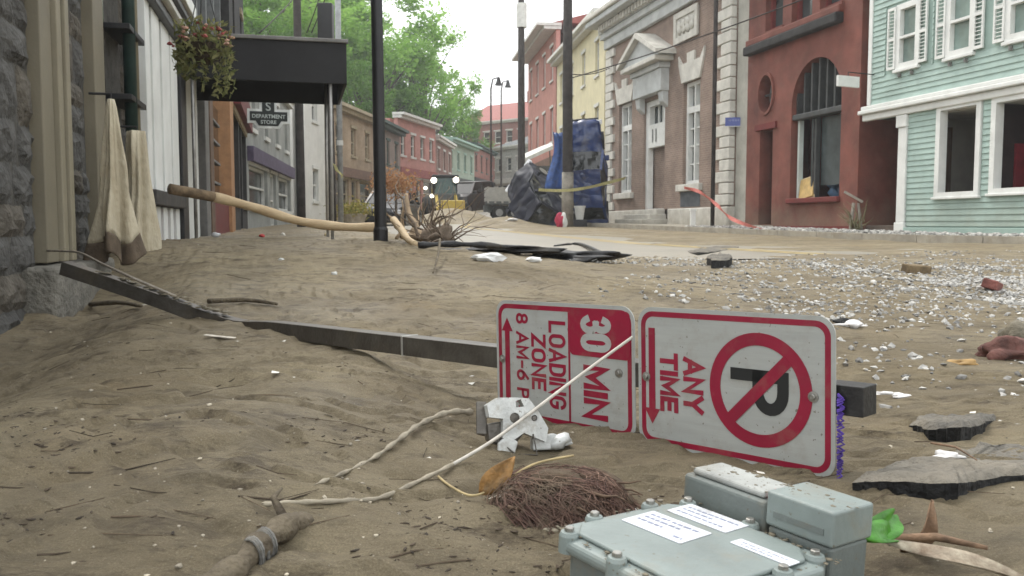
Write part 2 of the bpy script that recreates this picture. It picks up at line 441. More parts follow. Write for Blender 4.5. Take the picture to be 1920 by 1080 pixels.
def stroke_mb(txt, cap, width, sw, z0=0.0, z1=.0005):
    adv = []; x = 0
    for ch in txt: adv.append(x); x += GLY[ch][0] + .27
    tot = x - .27; kx = (width - sw) / tot; ky = cap - sw; b = MB(); q = 0
    for ch, ax in zip(txt, adv):
        for pl in GLY[ch][1]:
            P = [Vector(((p[0] + ax) * kx - (width - sw) / 2, (p[1] - .5) * ky)) for p in pl]
            P = [p for i, p in enumerate(P) if i == 0 or (p - P[i - 1]).length > 1e-6]
            closed = (P[0] - P[-1]).length < 1e-5
            if closed: P = P[:-1]
            n = len(P); L_, R2 = [], []
            for i, p in enumerate(P):
                a_ = P[i - 1] if (i > 0 or closed) else None; c_ = P[(i + 1) % n] if (i < n - 1 or closed) else None
                d0 = (p - a_).normalized() if a_ is not None else (c_ - p).normalized(); d1 = (c_ - p).normalized() if c_ is not None else d0
                n0, n1 = Vector((-d0.y, d0.x)), Vector((-d1.y, d1.x)); m_ = (n0 + n1)
                m_ = m_.normalized() if m_.length > 1e-4 else n0
                l = (sw / 2) / max(.42, m_.dot(n0)); e = Vector((0, 0))
                if a_ is None: e = -d1 * sw / 2
                if c_ is None: e = d0 * sw / 2
                L_.append(p + m_ * l + e); R2.append(p - m_ * l + e)
            o = len(b.v); dz = q * .00003; q += 1
            for zz in (z0, z1 + dz):
                for A in (L_, R2): b.v += [(v.x, v.y, zz) for v in A]
            for i in range(n if closed else n - 1):
                j = (i + 1) % n
                b.f += [(o + 2 * n + i, o + 3 * n + i, o + 3 * n + j, o + 2 * n + j), (o + i, o + j, o + n + j, o + n + i), (o + i, o + 2 * n + i, o + 2 * n + j, o + j), (o + n + i, o + n + j, o + 3 * n + j, o + 3 * n + i)]
    return b
def rrect(x0, x1, y0, y1, r, n=6):
    p = []
    for cx, cy, a0 in ((x1 - r, y1 - r, 0), (x0 + r, y1 - r, 90), (x0 + r, y0 + r, 180), (x1 - r, y0 + r, 270)):
        for k in range(n + 1):
            a = R_(a0 + 90 * k / n); p.append((cx + r * math.cos(a), cy + r * math.sin(a)))
    return p
def copy_tree(o, parent=None):
    c = o.copy(); COL.objects.link(c); c.parent = parent
    for ch in [x for x in o.children]: copy_tree(ch, c)
    return c
def smooth_pts(p, n=6):
    out = []
    for i in range(len(p) - 1):
        a, b, c, d = p[max(i - 1, 0)], p[i], p[i + 1], p[min(i + 2, len(p) - 1)]
        for k in range(n):
            t = k / n
            out.append(.5 * ((2 * b) + (c - a) * t + (2 * a - 5 * b + 4 * c - d) * t * t + (3 * b - a - 3 * c + d) * t ** 3))
    out.append(p[-1]); return out
# ------------------------------------------------------------------ ground sheet, road, pavement
def axis(step, grow, lo, hi, mid=0.0, flat=0.0):
    out = [mid]; x = 0.0
    while mid + x < hi:
        x += step if x < flat else max(step, grow * (x - flat) + step); out.append(mid + x)
    x = 0.0; neg = []
    while mid - x > lo:
        x += step if x < flat else max(step, grow * (x - flat) + step); neg.append(mid - x)
    return np.array(neg[::-1] + out)
sa = axis(.0105, .02, -60, 420, 1.45, .75)
ta = axis(.0115, .022, -160, 180, .05, .75)
SG, TG = np.meshgrid(sa, ta, indexing='ij')
XG = DS.x * SG + DN.x * TG; YG = DS.y * SG + DN.y * TG
ZG = Hn(XG, YG) + CZ - .5
ns, ntt = SG.shape
me = bpy.data.meshes.new('ground')
co = np.stack([XG, YG, ZG], -1).reshape(-1, 3)
idx = np.arange(ns * ntt).reshape(ns, ntt)
q = np.stack([idx[:-1, :-1], idx[1:, :-1], idx[1:, 1:], idx[:-1, 1:]], -1).reshape(-1, 4)[:, ::-1]
me.vertices.add(len(co)); me.vertices.foreach_set('co', co.ravel())
me.loops.add(q.size); me.loops.foreach_set('vertex_index', q.ravel())
me.polygons.add(len(q)); me.polygons.foreach_set('loop_start', np.arange(0, q.size, 4)); me.polygons.foreach_set('loop_total', np.full(len(q), 4))
me.polygons.foreach_set('use_smooth', np.ones(len(q), bool))
me.update(); me.validate()
MUD = mud_mat()
struct(link('ground', me, MUD))

def strip(name, t0, t1, dz, m, s0=7.6, s1=130.0, step=1.0, wob=0.0):
    b = MB(); k = 0; s = s0; rows = []
    while s <= s1:
        rows.append(s); s += step
    for i, s in enumerate(rows):
        z = float(Rd(s)) + dz
        w = wob * (random.random() - .5) + float(off(s))
        b.v += [tuple(W(s, t0 + w, z)), tuple(W(s, t1 + w, z))]
        if i: b.f.append((2 * i - 2, 2 * i - 1, 2 * i + 1, 2 * i))
    return b.build(name, m)
ASPH = mat('asphalt_film', (.20, .185, .15), .5, .12, 1.2, .25, 60, col2=(.28, .25, .195), dirt=.4, spec=.5)
struct(strip('road', .8, 10.25, 0.0, ASPH))
YEL = mat('road_yellow', (.52, .40, .16), .8, .1, 8, col2=(.36, .28, .15), dirt=.5)
struct(strip('road_centre_line', 5.34, 5.46, .004, YEL, 8.0, 120))
struct(strip('road_centre_line', 5.56, 5.68, .004, YEL, 8.0, 120))
PAV = mat('pavement_concrete', (.34, .31, .25), .85, .15, 2.0, .3, 50, dirt=.7)
struct(strip('pavement', 10.42, 12.9, .14, PAV, 4.0, 38))
KERB = mat('kerb_stone', (.36, .33, .27), .8, .15, 3.0, .3, 40, dirt=.7)
s = 4.0
kroot = struct(bpy.data.objects.new('kerb', None)); COL.objects.link(kroot)
kme = MB().box(0, 1.48, -.08, .08, -.2, .145).mesh('kerb_stone'); kme.materials.append(KERB)
while s < 36:
    o = link('kerb_stone', kme, None, kroot)
    o.location = W(s, 10.33, float(Rd(s))); sl = float(Rd(s + 1.5) - Rd(s)) / 1.5
    o.rotation_euler = (0, -math.atan(sl), ANG)
    s += 1.5
# ------------------------------------------------------------------ fallen sign post with its two signs
SB = Vector((.6865, -.7266, .027)).normalized()          # along the post, towards the camera
SA = Vector((0, 0, -1)); SA = (SA - SB * SA.dot(SB)).normalized()   # each sign's own right-hand side points down
SN = SA.cross(SB).normalized()
def sign_matrix(p):
    return Matrix(((SA.x, SB.x, SN.x, p.x), (SA.y, SB.y, SN.y, p.y), (SA.z, SB.z, SN.z, p.z), (0, 0, 0, 1)))
SHEET = mat('sign_sheeting', (.345, .355, .335), .34, .05, 5, .0, 40, spec=.6, stretch=(1, 1, 9), dirt=.35, dscale=14, speck=.8)
def sheeting():
    m = SHEET; N = m.node_tree.nodes; L = m.node_tree.links; b = N['Principled BSDF']
    tc = N.new('ShaderNodeTexCoord')
    mp = N.new('ShaderNodeMapping'); mp.inputs['Scale'].default_value = (1, .06, 1); L.new(tc.outputs['Object'], mp.inputs['Vector'])
    n = N.new('ShaderNodeTexNoise'); n.inputs['Scale'].default_value = 75; n.inputs['Detail'].default_value = 3; L.new(mp.outputs[0], n.inputs['Vector'])
    bp = N.new('ShaderNodeBump'); bp.inputs['Strength'].default_value = .35; bp.inputs['Distance'].default_value = .002
    L.new(n.outputs[0], bp.inputs['Height']); L.new(bp.outputs[0], b.inputs['Normal'])
    b.inputs['Coat Weight'].default_value = .4; b.inputs['Coat Roughness'].default_value = .15
sheeting()
SRED = mat('sign_red', (.24, .004, .028), .4, .1, 9, spec=.5, dirt=.3, dscale=14)
SBLK = mat('sign_black', (.015, .016, .016), .45, .1, 9, dirt=.18)
ALU = mat('raw_aluminium', (.5, .5, .48), .4, .15, 8, .1, 60, metal=.7, dirt=.6)
BOLT = mat('bolt_steel', (.35, .34, .31), .4, .2, 40, metal=.8)
SWd, SHt = .305, .457
def flat(poly, z0, z1): return MB().prism(poly, z0, z1, 'xy')
def ring2(o, i, z0, z1):
    b = MB(); n = len(o)
    for z in (z0, z1):
        b.v += [(p[0], p[1], z) for p in o] + [(p[0], p[1], z) for p in i]
    for k in range(n):
        j = (k + 1) % n
        b.f += [(2 * n + k, 2 * n + j, 3 * n + j, 3 * n + k), (k, n + k, n + j, j), (k, j, 2 * n + j, 2 * n + k), (n + k, 3 * n + k, 3 * n + j, n + j)]
    return b
def sign(label, p):
    r = thing('traffic_sign', label, 'traffic sign', M=sign_matrix(p), group='signs bolted to the fallen post')
    me = MB().prism(rrect(0, SWd, 0, SHt, .036), -.0022, 0, 'xy')
    me.build('plate', SHEET, r)
    ring2(rrect(.009, SWd - .009, .009, SHt - .009, .03), rrect(.0205, SWd - .0205, .0205, SHt - .0205, .02), .0, .0006).build('border', SRED, r)
    return r
def put(txt, cap, width, sw, cx, cy, m, r, z=.0008, name='lettering'):
    b = stroke_mb(txt, cap, width, sw); b.v = [(v[0] + cx, v[1] + cy, v[2] + z) for v in b.v]
    return b.build(name, m, r)
def arrow(x_tail, x_tip, cy, r):
    d = 1 if x_tip > x_tail else -1; h = .034; w = .0085; k = .0205
    flat([(x_tail, cy - w), (x_tip - d * h, cy - w), (x_tip - d * h, cy - k), (x_tip, cy), (x_tip - d * h, cy + k), (x_tip - d * h, cy + w), (x_tail, cy + w)][::d], .0007, .0012).build('arrow', SRED, r)
def bolt(x, y, r):
    b = MB().lathe([(.0105, 0), (.0105, .0016), (.006, .002), (.006, .006), (.0045, .0068)], 12, (x, y, .0008)); b.build('bolt', BOLT, r)
# loading zone sign
s1 = sign('white and red 30 min loading zone sign lying on its side', Vector((-.042, 2.28, CZ - .196)))
yl = .565 * SHt
flat(rect(.0206, SWd - .0206, yl - .003, yl + .003), .0007, .0011).build('divider', SRED, s1)
flat(rrect(.012, .122, yl + .0032, SHt - .012, .012), .0013, .0018).build('red_panel', SRED, s1)
put('30', .094, .084, .0165, .068, .752 * SHt, SHEET, s1, .0019)
put('MIN', .074, .128, .0145, .206, .745 * SHt, SRED, s1)
put('LOADING', .056, .215, .0088, .152, .478 * SHt, SRED, s1)
put('ZONE', .050, .140, .0088, .150, .338 * SHt, SRED, s1)
put('8 AM-6 PM', .043, .255, .0072, .158, .212 * SHt, SRED, s1)
arrow(.27, .045, .092 * SHt, s1)
bolt(.1525, .90 * SHt, s1); bolt(.1525, .05 * SHt, s1)
# no parking sign
s2 = sign('white no parking any time sign with crossed out P, on its side', Vector((.277, 1.93, CZ - .181)))
arrow(.045, .255, .083 * SHt, s2)
put('TIME', .047, .128, .0105, .160, .182 * SHt, SRED, s2)
put('ANY', .050, .118, .0105, .160, .318 * SHt, SRED, s2)
cx, cy, ro, ri = SWd / 2, .655 * SHt, .113, .088
put('P', .128, .088, .024, cx + .004, cy, SBLK, s2, .0008)
circ = lambda r: [(cx + r * math.cos(2 * math.pi * k / 64), cy + r * math.sin(2 * math.pi * k / 64)) for k in range(64)]
ring2(circ(ro), circ(ri), .0007, .0016).build('prohibition_ring', SRED, s2)
MB().bar((cx - ri * .72, cy + ri * .72, .0021), (cx + ri * .72, cy - ri * .72, .0021), .024, .0006, (0, 0, 1)).build('slash', SRED, s2)
bolt(.1525, .905 * SHt, s2); bolt(.1525, .05 * SHt, s2)
PURP = mat('purple_paint', (.10, .05, .33), .6, .3, 20)
b = MB()
for i in range(26):
    x = .14 + .155 * i / 26 + random.uniform(-.004, .004)
    b.tube([(x, SHt + .002, -.004), (x + .006, SHt + .010 + random.random() * .006, -.002), (x + .012, SHt + .004, .003)], .0022, 5)
b.build('purple_fringe', PURP, s2)

STEEL = mat('dull_post_steel', (.13, .12, .105), .42, .3, 14, .25, 90, metal=.6, col2=(.07, .062, .054), dirt=.55, stretch=(1, 1, 1))
MUDDY = mat('dried_mud_film', (.17, .148, .105), .9, .15, 20, .4, 60)
PS = .056
c1 = Vector((-.042, 2.28, CZ - .196)) + SA * (SWd / 2) - SN * (PS / 2 + .003)
p_end = c1 + SB * (2 * SHt + .025 + .035)
p_bend = c1 - SB * 1.60
p_tip = at_y(122, 502, 3.65)
post = thing('sign_post', 'fallen bent dark steel sign post lying across the mud', 'sign post', p_end - SB * .5)
inv = Matrix.Translation(-post.location)
def sq_tube(pts, size, th, m, name):
    b = MB(); rows = []
    for i, p in enumerate(pts):
        d = (pts[min(i + 1, len(pts) - 1)] - pts[max(i - 1, 0)]).normalized()
        x = d.cross(Vector((0, 0, 1))).normalized(); y = x.cross(d)
        for hs in (size / 2, size / 2 - th):
            for k, (a, c) in enumerate(((-1, -1), (1, -1), (1, 1), (-1, 1))):
                b.v.append(tuple(p + x * a * hs + y * c * hs - post.location))
    n = len(pts)
    for i in range(n - 1):
        for k in range(4):
            j = (k + 1) % 4; o = 8 * i
            b.f += [(o + k, o + j, o + 8 + j, o + 8 + k), (o + 4 + k, o + 12 + k, o + 12 + j, o + 4 + j)]
    for o in (0, 8 * (n - 1)):
        for k in range(4):
            j = (k + 1) % 4; b.f.append((o + k, o + j, o + 4 + j, o + 4 + k))
    return b.build(name, m, post, bevel=.003)
mid = p_bend + (p_tip - p_bend) * .1 - Vector((0, 0, .004))
sq_tube(smooth_pts([p_tip, p_tip.lerp(p_bend, .5), p_bend + Vector((0, 0, -.006)), p_bend + SB * .4, c1 - SB * .6, c1 - SB * .1], 6) + [c1, p_end - SB * .07], PS, .004, STEEL, 'post_tube')
MB().prism(rect(-PS / 2, PS / 2, -PS / 2, PS / 2), 0, .075).xform(Matrix.Translation(-post.location) @ Matrix(((SN.x, SB.x, -SA.x, (p_end - SB * .072).x), (SN.y, SB.y, -SA.y, (p_end - SB * .072).y), (SN.z, SB.z, -SA.z, (p_end - SB * .072).z), (0, 0, 0, 1)))).build('post_cap', mat('blackened_steel', (.022, .021, .02), .5, .3, 14, .2, 90), post, bevel=.002)
# mud caked along the top of the bent end, and the clamp band
b = MB()
for i in range(60):
    u = random.uniform(.02, .8); p = p_bend + (p_tip - p_bend) * u + Vector((0, 0, PS / 2 + .003)) - post.location
    b.blob(p + Vector((random.uniform(-.02, .02), random.uniform(-.02, .02), 0)), random.uniform(.004, .010), i, .4, 1, (2.4, 2.4, .35))
stuff(b.build('caked_mud', MUDDY, post, smooth=True))
for L_ in (.42,):
    q = c1 - SB * L_ - post.location
    MB().bar(q - SB * .004, q + SB * .004, PS + .003, PS + .003).build('band', ALU, post)
# wire looped round the pilaster and lying on the post
WIRE = mat('rusty_wire', (.22, .19, .15), .6, .2, 30)
pts = [at_y(88, 470, 4.55), at_y(120, 471, 4.45), at_y(150, 474, 4.2), at_y(190, 494, 3.7), at_y(235, 515, 3.35), at_y(262, 527, 3.32), at_y(330, 556, 3.36)]
tag(MB().tube(smooth_pts(pts, 4), .0055, 8).build('wire', WIRE, smooth=True), 'stiff grey wire looped from the tan pilaster to the bent post end', 'wire')

# ------------------------------------------------------------------ grey meter box
BX = Vector((.576, -.817, 0)); BY = Vector((.817, .576, 0))
LZ = CZ - .385
pb = at_y(1272, 930, 1.235); pb.z = LZ
tilt = Matrix.Rotation(R_(-1.5), 4, 'X') @ Matrix.Rotation(R_(2.0), 4, 'Y')
MX = Matrix(((BX.x, BY.x, 0, pb.x), (BX.y, BY.y, 0, pb.y), (0, 0, 1, LZ - .13), (0, 0, 0, 1))) @ tilt
box = thing('meter_box', 'grey metal meter box with stickers, bolts and two raised modules', 'meter box', M=MX)
GREY = mat('box_enamel', (.20, .235, .222), .42, .12, 7, .1, 120, spec=.45, dirt=.5, dscale=11, speck=.7)
GREY2 = mat('module_grey', (.14, .16, .15), .55, .15, 7, .15, 120, dirt=.7, dscale=14, speck=.7)
LW, LD, zt = .262, .250, .13
def oct_(x0, x1, y0, y1, c): return [(x0 + c, y0), (x1 - c, y0), (x1, y0 + c), (x1, y1 - c), (x1 - c, y1), (x0 + c, y1), (x0, y1 - c), (x0, y0 + c)]
MB().prism(oct_(.012, LW - .012, -LD + .012, -.012, .03), -.06, zt - .022, 'xy').build('box_body', GREY2, box, bevel=.006)
b = MB().prism(oct_(0, LW, -LD, 0, .034), zt - .024, zt - .006, 'xy')
lid = b.build('lid', GREY, box, bevel=.007, seg=3)
MB().prism(oct_(.02, LW - .02, -LD + .02, -.02, .026), zt - .006, zt, 'xy').build('lid_panel', GREY, lid, bevel=.004, seg=3)
for (x, y) in ((.012, -.075), (.012, -.175), (.04, -LD + .01), (.13, -LD + .008), (LW - .04, -LD + .01), (LW - .01, -.2), (LW - .01, -.1), (LW - .02, -.028), (.03, -.02), (.13, -.01)):
    l = MB().lathe([(.0125, -.024), (.0125, -.003), (.0105, .0015), (.008, .002)], 12, (x, y, zt)); l = l.build('lug', GREY, lid)
    MB().lathe([(.0062, .0015), (.0062, .0065), (.005, .0075)], 6, (x, y, zt)).build('bolt', BOLT, l)
STK = mat('sticker', (.62, .64, .68), .35, .06, 30, dirt=.5, dscale=22, speck=.8)
INK = mat('sticker_ink', (.20, .22, .30), .5, .1, 30)
def sticker(cx, cy, w, h, a, lines):
    M = Matrix.Translation((cx, cy, zt)) @ Matrix.Rotation(R_(a), 4, 'Z')
    o = MB().prism(rrect(-w / 2, w / 2, -h / 2, h / 2, .002, 3), .0003, .0011, 'xy').xform(M).build('sticker', STK, lid)
    b = MB()
    for (x0, x1, y) in lines:
        x = x0
        while x < x1:
            l = random.uniform(.04, .12); b.box(x * w, min(x + l, x1) * w, (y - .035) * h, (y + .035) * h, .0012, .0015); x += l + .025
    stuff(b.xform(M).build('print', INK, o))
sticker(.085, -.118, .098, .062, 4, [(-.42, -.1, .3), (-.05, .4, .3), (-.42, .2, .1), (-.42, .0, -.12), (.28, .42, -.3)])
sticker(.088, -.045, .098, .05, 3, [(-.42, .42, .22), (-.42, .1, 0), (-.42, .35, -.25)])
sticker(.205, -.075, .085, .022, 2, [(-.4, .4, .1), (-.35, .2, -.25)])
m1 = MB().box(-.004, .142, .004, .078, -.06, zt + .030).build('module', GREY2, box, bevel=.006, seg=3)
MB().box(.006, .134, .010, .072, zt + .030, zt + .040).build('module_cap', mat('pale_cap', (.33, .34, .32), .6, .15, 12, .2, 90, dirt=.7), m1, bevel=.005, seg=3)
m2 = MB().box(.152, .246, -.002, .074, -.06, zt + .004).build('module', GREY2, box, bevel=.004)
MB().box(.149, .249, -.005, .077, zt + .005, zt + .050).build('module_cap', GREY, m2, bevel=.004, seg=3)
b = MB().box(.162, .236, -.0065, -.0045, zt + .018, zt + .026); b.build('nameplate_ridge', GREY2, m2)
MB().lathe([(.013, 0), (.014, .02), (.011, .03)], 14, (.146, .03, zt + .012)).build('red_seal', mat('red_plastic', (.5, .02, .05), .4), box)

b = MB(); rng = random.Random(77)
for i in range(420):
    w = rng.random()
    if w < .5: x, y, z = rng.uniform(0, LW), rng.choice((-.008, -.016, -LD + .012)) + rng.gauss(0, .006), zt - .004
    elif w < .75: x, y, z = rng.choice((.006, LW - .008)) + rng.gauss(0, .005), rng.uniform(-LD, 0), zt - .006
    else: x, y, z = rng.uniform(.0, .25), rng.uniform(.01, .07), zt + (.041 if rng.random() < .5 else .049)
    if z > zt + .04 and x > .145: z = zt + .050
    elif z > zt + .04: z = zt + .040
    b.blob((x, y, z), .0005 + .0035 * rng.random() ** 4, i, .5, 1, (1.5, 1.2, .3))
stuff(b.build('mud_spatter', MUDDY, box, smooth=True))

# ------------------------------------------------------------------ pale cable, root and small vine across the silt
ROPE = mat('pale_cable', (.48, .45, .39), .6, .12, 40, dirt=.3)
SILTR = mat('silty_root', (.30, .265, .20), .9, .2, 25, .4, 80)
def on_path(pix, lift):
    out = []
    for px, py, extra in pix:
        p = gp(px, py); p.z += lift + extra; out.append(p)
    return out
cab = [at_y(1186, 632, 1.93), at_y(1090, 702, 1.88), at_y(1000, 770, 1.80), at_y(930, 822, 1.72)] + on_path([(860, 872, .004), (790, 905, 0), (710, 938, 0), (640, 946, 0), (560, 943, -.003), (490, 944, -.006)], .003)
cbl = thing('cable', 'pale thin cable running from the loading zone sign into the silt', 'cable', cab[0])
sp_ = [p - cab[0] for p in smooth_pts(cab)]
MB().tube(sp_[:26], .0036, 8).build('clean_length', ROPE, cbl, smooth=True)
MB().tube(sp_[25:], [.0040 + .0012 * math.sin(i * 2.1) for i in range(len(sp_) - 25)], 8).build('silted_length', SILTR, cbl, smooth=True)
rt = on_path([(884, 788, .012), (840, 790, .01), (790, 804, .006), (752, 830, .004), (706, 862, .002), (650, 888, 0), (590, 912, -.002)], .004)
b = MB().tube(smooth_pts(rt), [.0075 - .00015 * i + .0022 * math.sin(i * 1.9) for i in range(len(smooth_pts(rt)))], 8)
tag(b.build('root', SILTR, smooth=True), 'silt covered root leading up to the cast bracket', 'root')
vn = on_path([(822, 900, .003), (845, 926, .004), (885, 940, .006), (930, 938, .02), (1000, 930, .05), (1075, 922, .06)], .003)
b = MB().tube(smooth_pts(vn), .0022, 6)
tag(b.build('vine', mat('straw_vine', (.42, .33, .17), .8, .2, 30), smooth=True), 'thin straw coloured vine curling past the orange leaf', 'vine')

# ------------------------------------------------------------------ cast bracket beside the loading zone sign
CAST = mat('cast_zinc', (.5, .51, .49), .4, .15, 25, .25, 120, metal=.15, dirt=.8, dscale=22, speck=.7)
bp_ = gp(972, 838); bp_.z += .018
MBK = Matrix.Translation(bp_) @ Matrix.Rotation(R_(18), 4, 'Z') @ Matrix.Rotation(R_(-16), 4, 'Y') @ Matrix.Rotation(R_(-14), 4, 'X') @ Matrix.Scale(.84, 4)
br = thing('pole_bracket', 'broken cast metal pole bracket half sunk beside the loading zone sign', 'bracket', M=MBK)
def cp(poly, y0, y1, name='cast_plate', m=CAST, bev=.004): return MB().prism(poly, y0, y1).build(name, m, br, bevel=bev)
pl = holed([(-.045, .018), (-.030, .0), (.01, .01), (.055, -.03), (.072, .0), (.062, .05), (.05, .085), (.02, .098), (-.022, .112), (-.055, .105), (-.06, .075), (-.028, .06)],
           [[(.0 + .013 * math.cos(a * .5236), .052 + .013 * math.sin(a * .5236)) for a in range(12)], [(.047 + .008 * math.cos(a * .6283), .035 + .008 * math.sin(a * .6283)) for a in range(10)],
            [(.012, .075), (.032, .07), (.03, .09), (.016, .09)]], -.034, .004)
pl.build('face_plate', CAST, br, bevel=.007, seg=3)
MB().tube([(0, -.028, .052), (0, -.0, .052)], .0128, 12).build('bushing', STEEL, br)
MB().tube([(.047, -.034, .035), (.047, 0, .035)], .006, 10).build('bushing', STEEL, br)
cp([(-.065, .06), (-.02, .052), (.02, .01), (-.03, -.02), (-.075, .02)], -.012, .035, 'dark_core', STEEL)
cp([(-.08, -.035), (-.045, -.048), (-.012, -.005), (-.035, .018), (-.06, .01)], -.04, -.026, 'foot_plate')
cp([(.03, -.01), (.085, -.018), (.118, -.042), (.125, -.06), (.07, -.055), (.02, -.04)], -.022, .01, 'arm')
b = MB().blob((.095, -.02, -.04), .026, 3, .3, 2, (1.2, .8, .7)); b.build('knuckle', CAST, br, smooth=True)
MB().bar((-.085, .0, .04), (-.055, .02, .115), .026, .008, (0, 1, 0)).build('strap_plate', STEEL, br, bevel=.002)
MB().tube([(.03, -.036, .0), (.02, -.045, -.05), (-.03, -.045, -.03), (-.06, -.03, .02)], .0022, 6).build('bent_pin', STEEL, br, smooth=True)

# ------------------------------------------------------------------ root ball with red fibres
FIB = mat('red_root_fibre', (.17, .115, .08), .85, .4, 9, island=.7, dirt=.8, dscale=12, col2=(.095, .045, .04))
CORE = mat('peaty_soil', (.07, .048, .032), .95, .4, 40, 1.0, 50, col2=(.10, .074, .046))
rc = gp(1045, 952); rc.z += .005
rb = thing('root_ball', 'mat of fine reddish brown roots behind the grey meter box', 'root ball', rc - Vector((0, 0, .012)))
rb.scale = (.92, .92, .84)
rng = random.Random(5)
bm = MB().blob((-.01, 0, .0), .088, 4, .6, 4, (1.1, .82, .66)); bm.build('soil_core', CORE, rb, smooth=True)
b = MB()
for i in range(1700):
    a = rng.gauss(-.7, 1.3) if rng.random() < .8 else rng.uniform(0, 6.28); e = rng.uniform(.0, 1.05)
    fl = Vector((rng.gauss(.75, .5), rng.gauss(-.35, .5), 0)).normalized()
    ex = lambda v: Vector((v.x * 1.12, v.y * .86, v.z * .74)) * .1
    n_ = Vector((math.cos(a) * math.cos(e), math.sin(a) * math.cos(e), math.sin(e)))
    pts = []; L_ = rng.uniform(.25, 1.1); lift = rng.uniform(.96, 1.2)
    for k in range(6):
        q = ex(n_) * (lift + .02 * k * rng.random()) + Vector((0, 0, .006))
        if n_.z < .02: q = q + Vector((fl.x, fl.y, 0)) * .006 * k
        q.z = max(q.z, -.012)
        pts.append(q)
        n_ = (n_ + fl * L_ / 5 + Vector((rng.uniform(-.22, .22), rng.uniform(-.22, .22), -.12 - .1 * k * L_))).normalized()
    b.tube(pts, [rng.uniform(.0003, .0009)] * 5 + [.0002], 4, False)
stuff(b.build('root_fibres', FIB, rb))
b = MB()
for i in range(26):
    a = rng.uniform(-.9, 1.2); pts = [Vector((-.09 + i * .006, -.03 + rng.uniform(-.04, .05), .06 + rng.uniform(-.03, .014)))]
    for k in range(5): pts.append(pts[-1] + Vector((.022 * math.cos(a), .012 * math.sin(a * 2), rng.uniform(-.014, .006))))
    b.tube(pts, [.0035, .0035, .003, .003, .002, .001], 6)
stuff(b.build('woody_roots', mat('woody_root', (.13, .085, .055), .85, .3, 40, .4, 120), rb, smooth=True))
# orange leaf against the roots
def leaf_thing(name, label, cat, base, tip, width, m, curl=.2, up=Vector((0, 0, 1)), n=8, group=None, fold=.25):
    base, tip = Vector(base), Vector(tip); d = tip - base; L_ = d.length; d.normalize()
    x = d.cross(up).normalized(); nrm = x.cross(d).normalized(); b = MB()
    for i in range(n + 1):
        u = i / n; w = width * math.sin(math.pi * min(.999, u ** .8 * .94 + .05)) / 2
        c = base + d * L_ * u + nrm * curl * L_ * math.sin(math.pi * u)
        for k in (-1, -.5, 0, .5, 1):
            b.v.append(tuple(c + x * w * k + nrm * (abs(k) * w * fold + .004 * math.sin(7 * u + 3 * k))))
    for i in range(n):
        for k in range(4):
            o = 5 * i + k; b.f.append((o, o + 1, o + 6, o + 5))
    o = b.build(name, m, smooth=True)
    sm = o.modifiers.new('thick', 'SOLIDIFY'); sm.thickness = .0012
    return tag(o, label, cat, group)
ORL = mat('orange_leaf', (.30, .16, .05), .7, .35, 30, .5, 90, dirt=.6, dscale=25)
leaf_thing('dead_leaf', 'curled orange leaf stuck to the reddish root ball', 'leaf', gp(900, 940) + Vector((0, 0, .012)), gp(965, 935) + Vector((0.0, .0, .07)), .04, ORL, .12, Vector((.3, -1, .3)))

# ------------------------------------------------------------------ half buried log in the foreground
LOG = mat('wet_bark', (.06, .046, .03), .85, .3, 22, 1.0, 45, col2=(.15, .122, .08), dirt=.9, dscale=9)
a, c = gp(430, 1085), gp(548, 992)
pts = smooth_pts([a + Vector((-.05, -.06, .0)), a + Vector((0, 0, .006)), (a + c) / 2 + Vector((0, 0, .012)), c + Vector((0, 0, .006)), c + (c - a) * .25 + Vector((0, 0, -.02))], 6)
lg = thing('log', 'short muddy log half sunk in the silt with a frayed grey strap', 'log', a)
b = MB().tube([p - a for p in pts], [(.017 + .004 * math.sin(i * 1.3) + .002 * math.sin(i * 3.1)) for i in range(len(pts))], 14); b.build('trunk', LOG, lg, smooth=True)
b = MB(); rng = random.Random(9)
q = a + (c - a) * .42
for i in range(46):
    o = (c - a).normalized() * rng.uniform(-.024, .024); pts2 = []
    for k in range(8):
        an = -.6 + k * .36; pts2.append(q - a + o + Vector((.024 * math.cos(an) * .75 + rng.uniform(-.001, .001), -.024 * math.cos(an) * .45, .006 + .024 * math.sin(an))))
    b.tube(pts2, .0011, 4, False)
stuff(b.build('frayed_strap', mat('grey_strap', (.17, .165, .15), .7, .3, 50, island=.5, dirt=.7, dscale=25), lg))
MB().tube([c - a + Vector((-.01, 0, .01)), c - a + Vector((-.035, .03, .035)), c - a + Vector((-.03, .06, .04))], [.008, .005, .002], 8).build('branch_stub', LOG, lg, smooth=True)

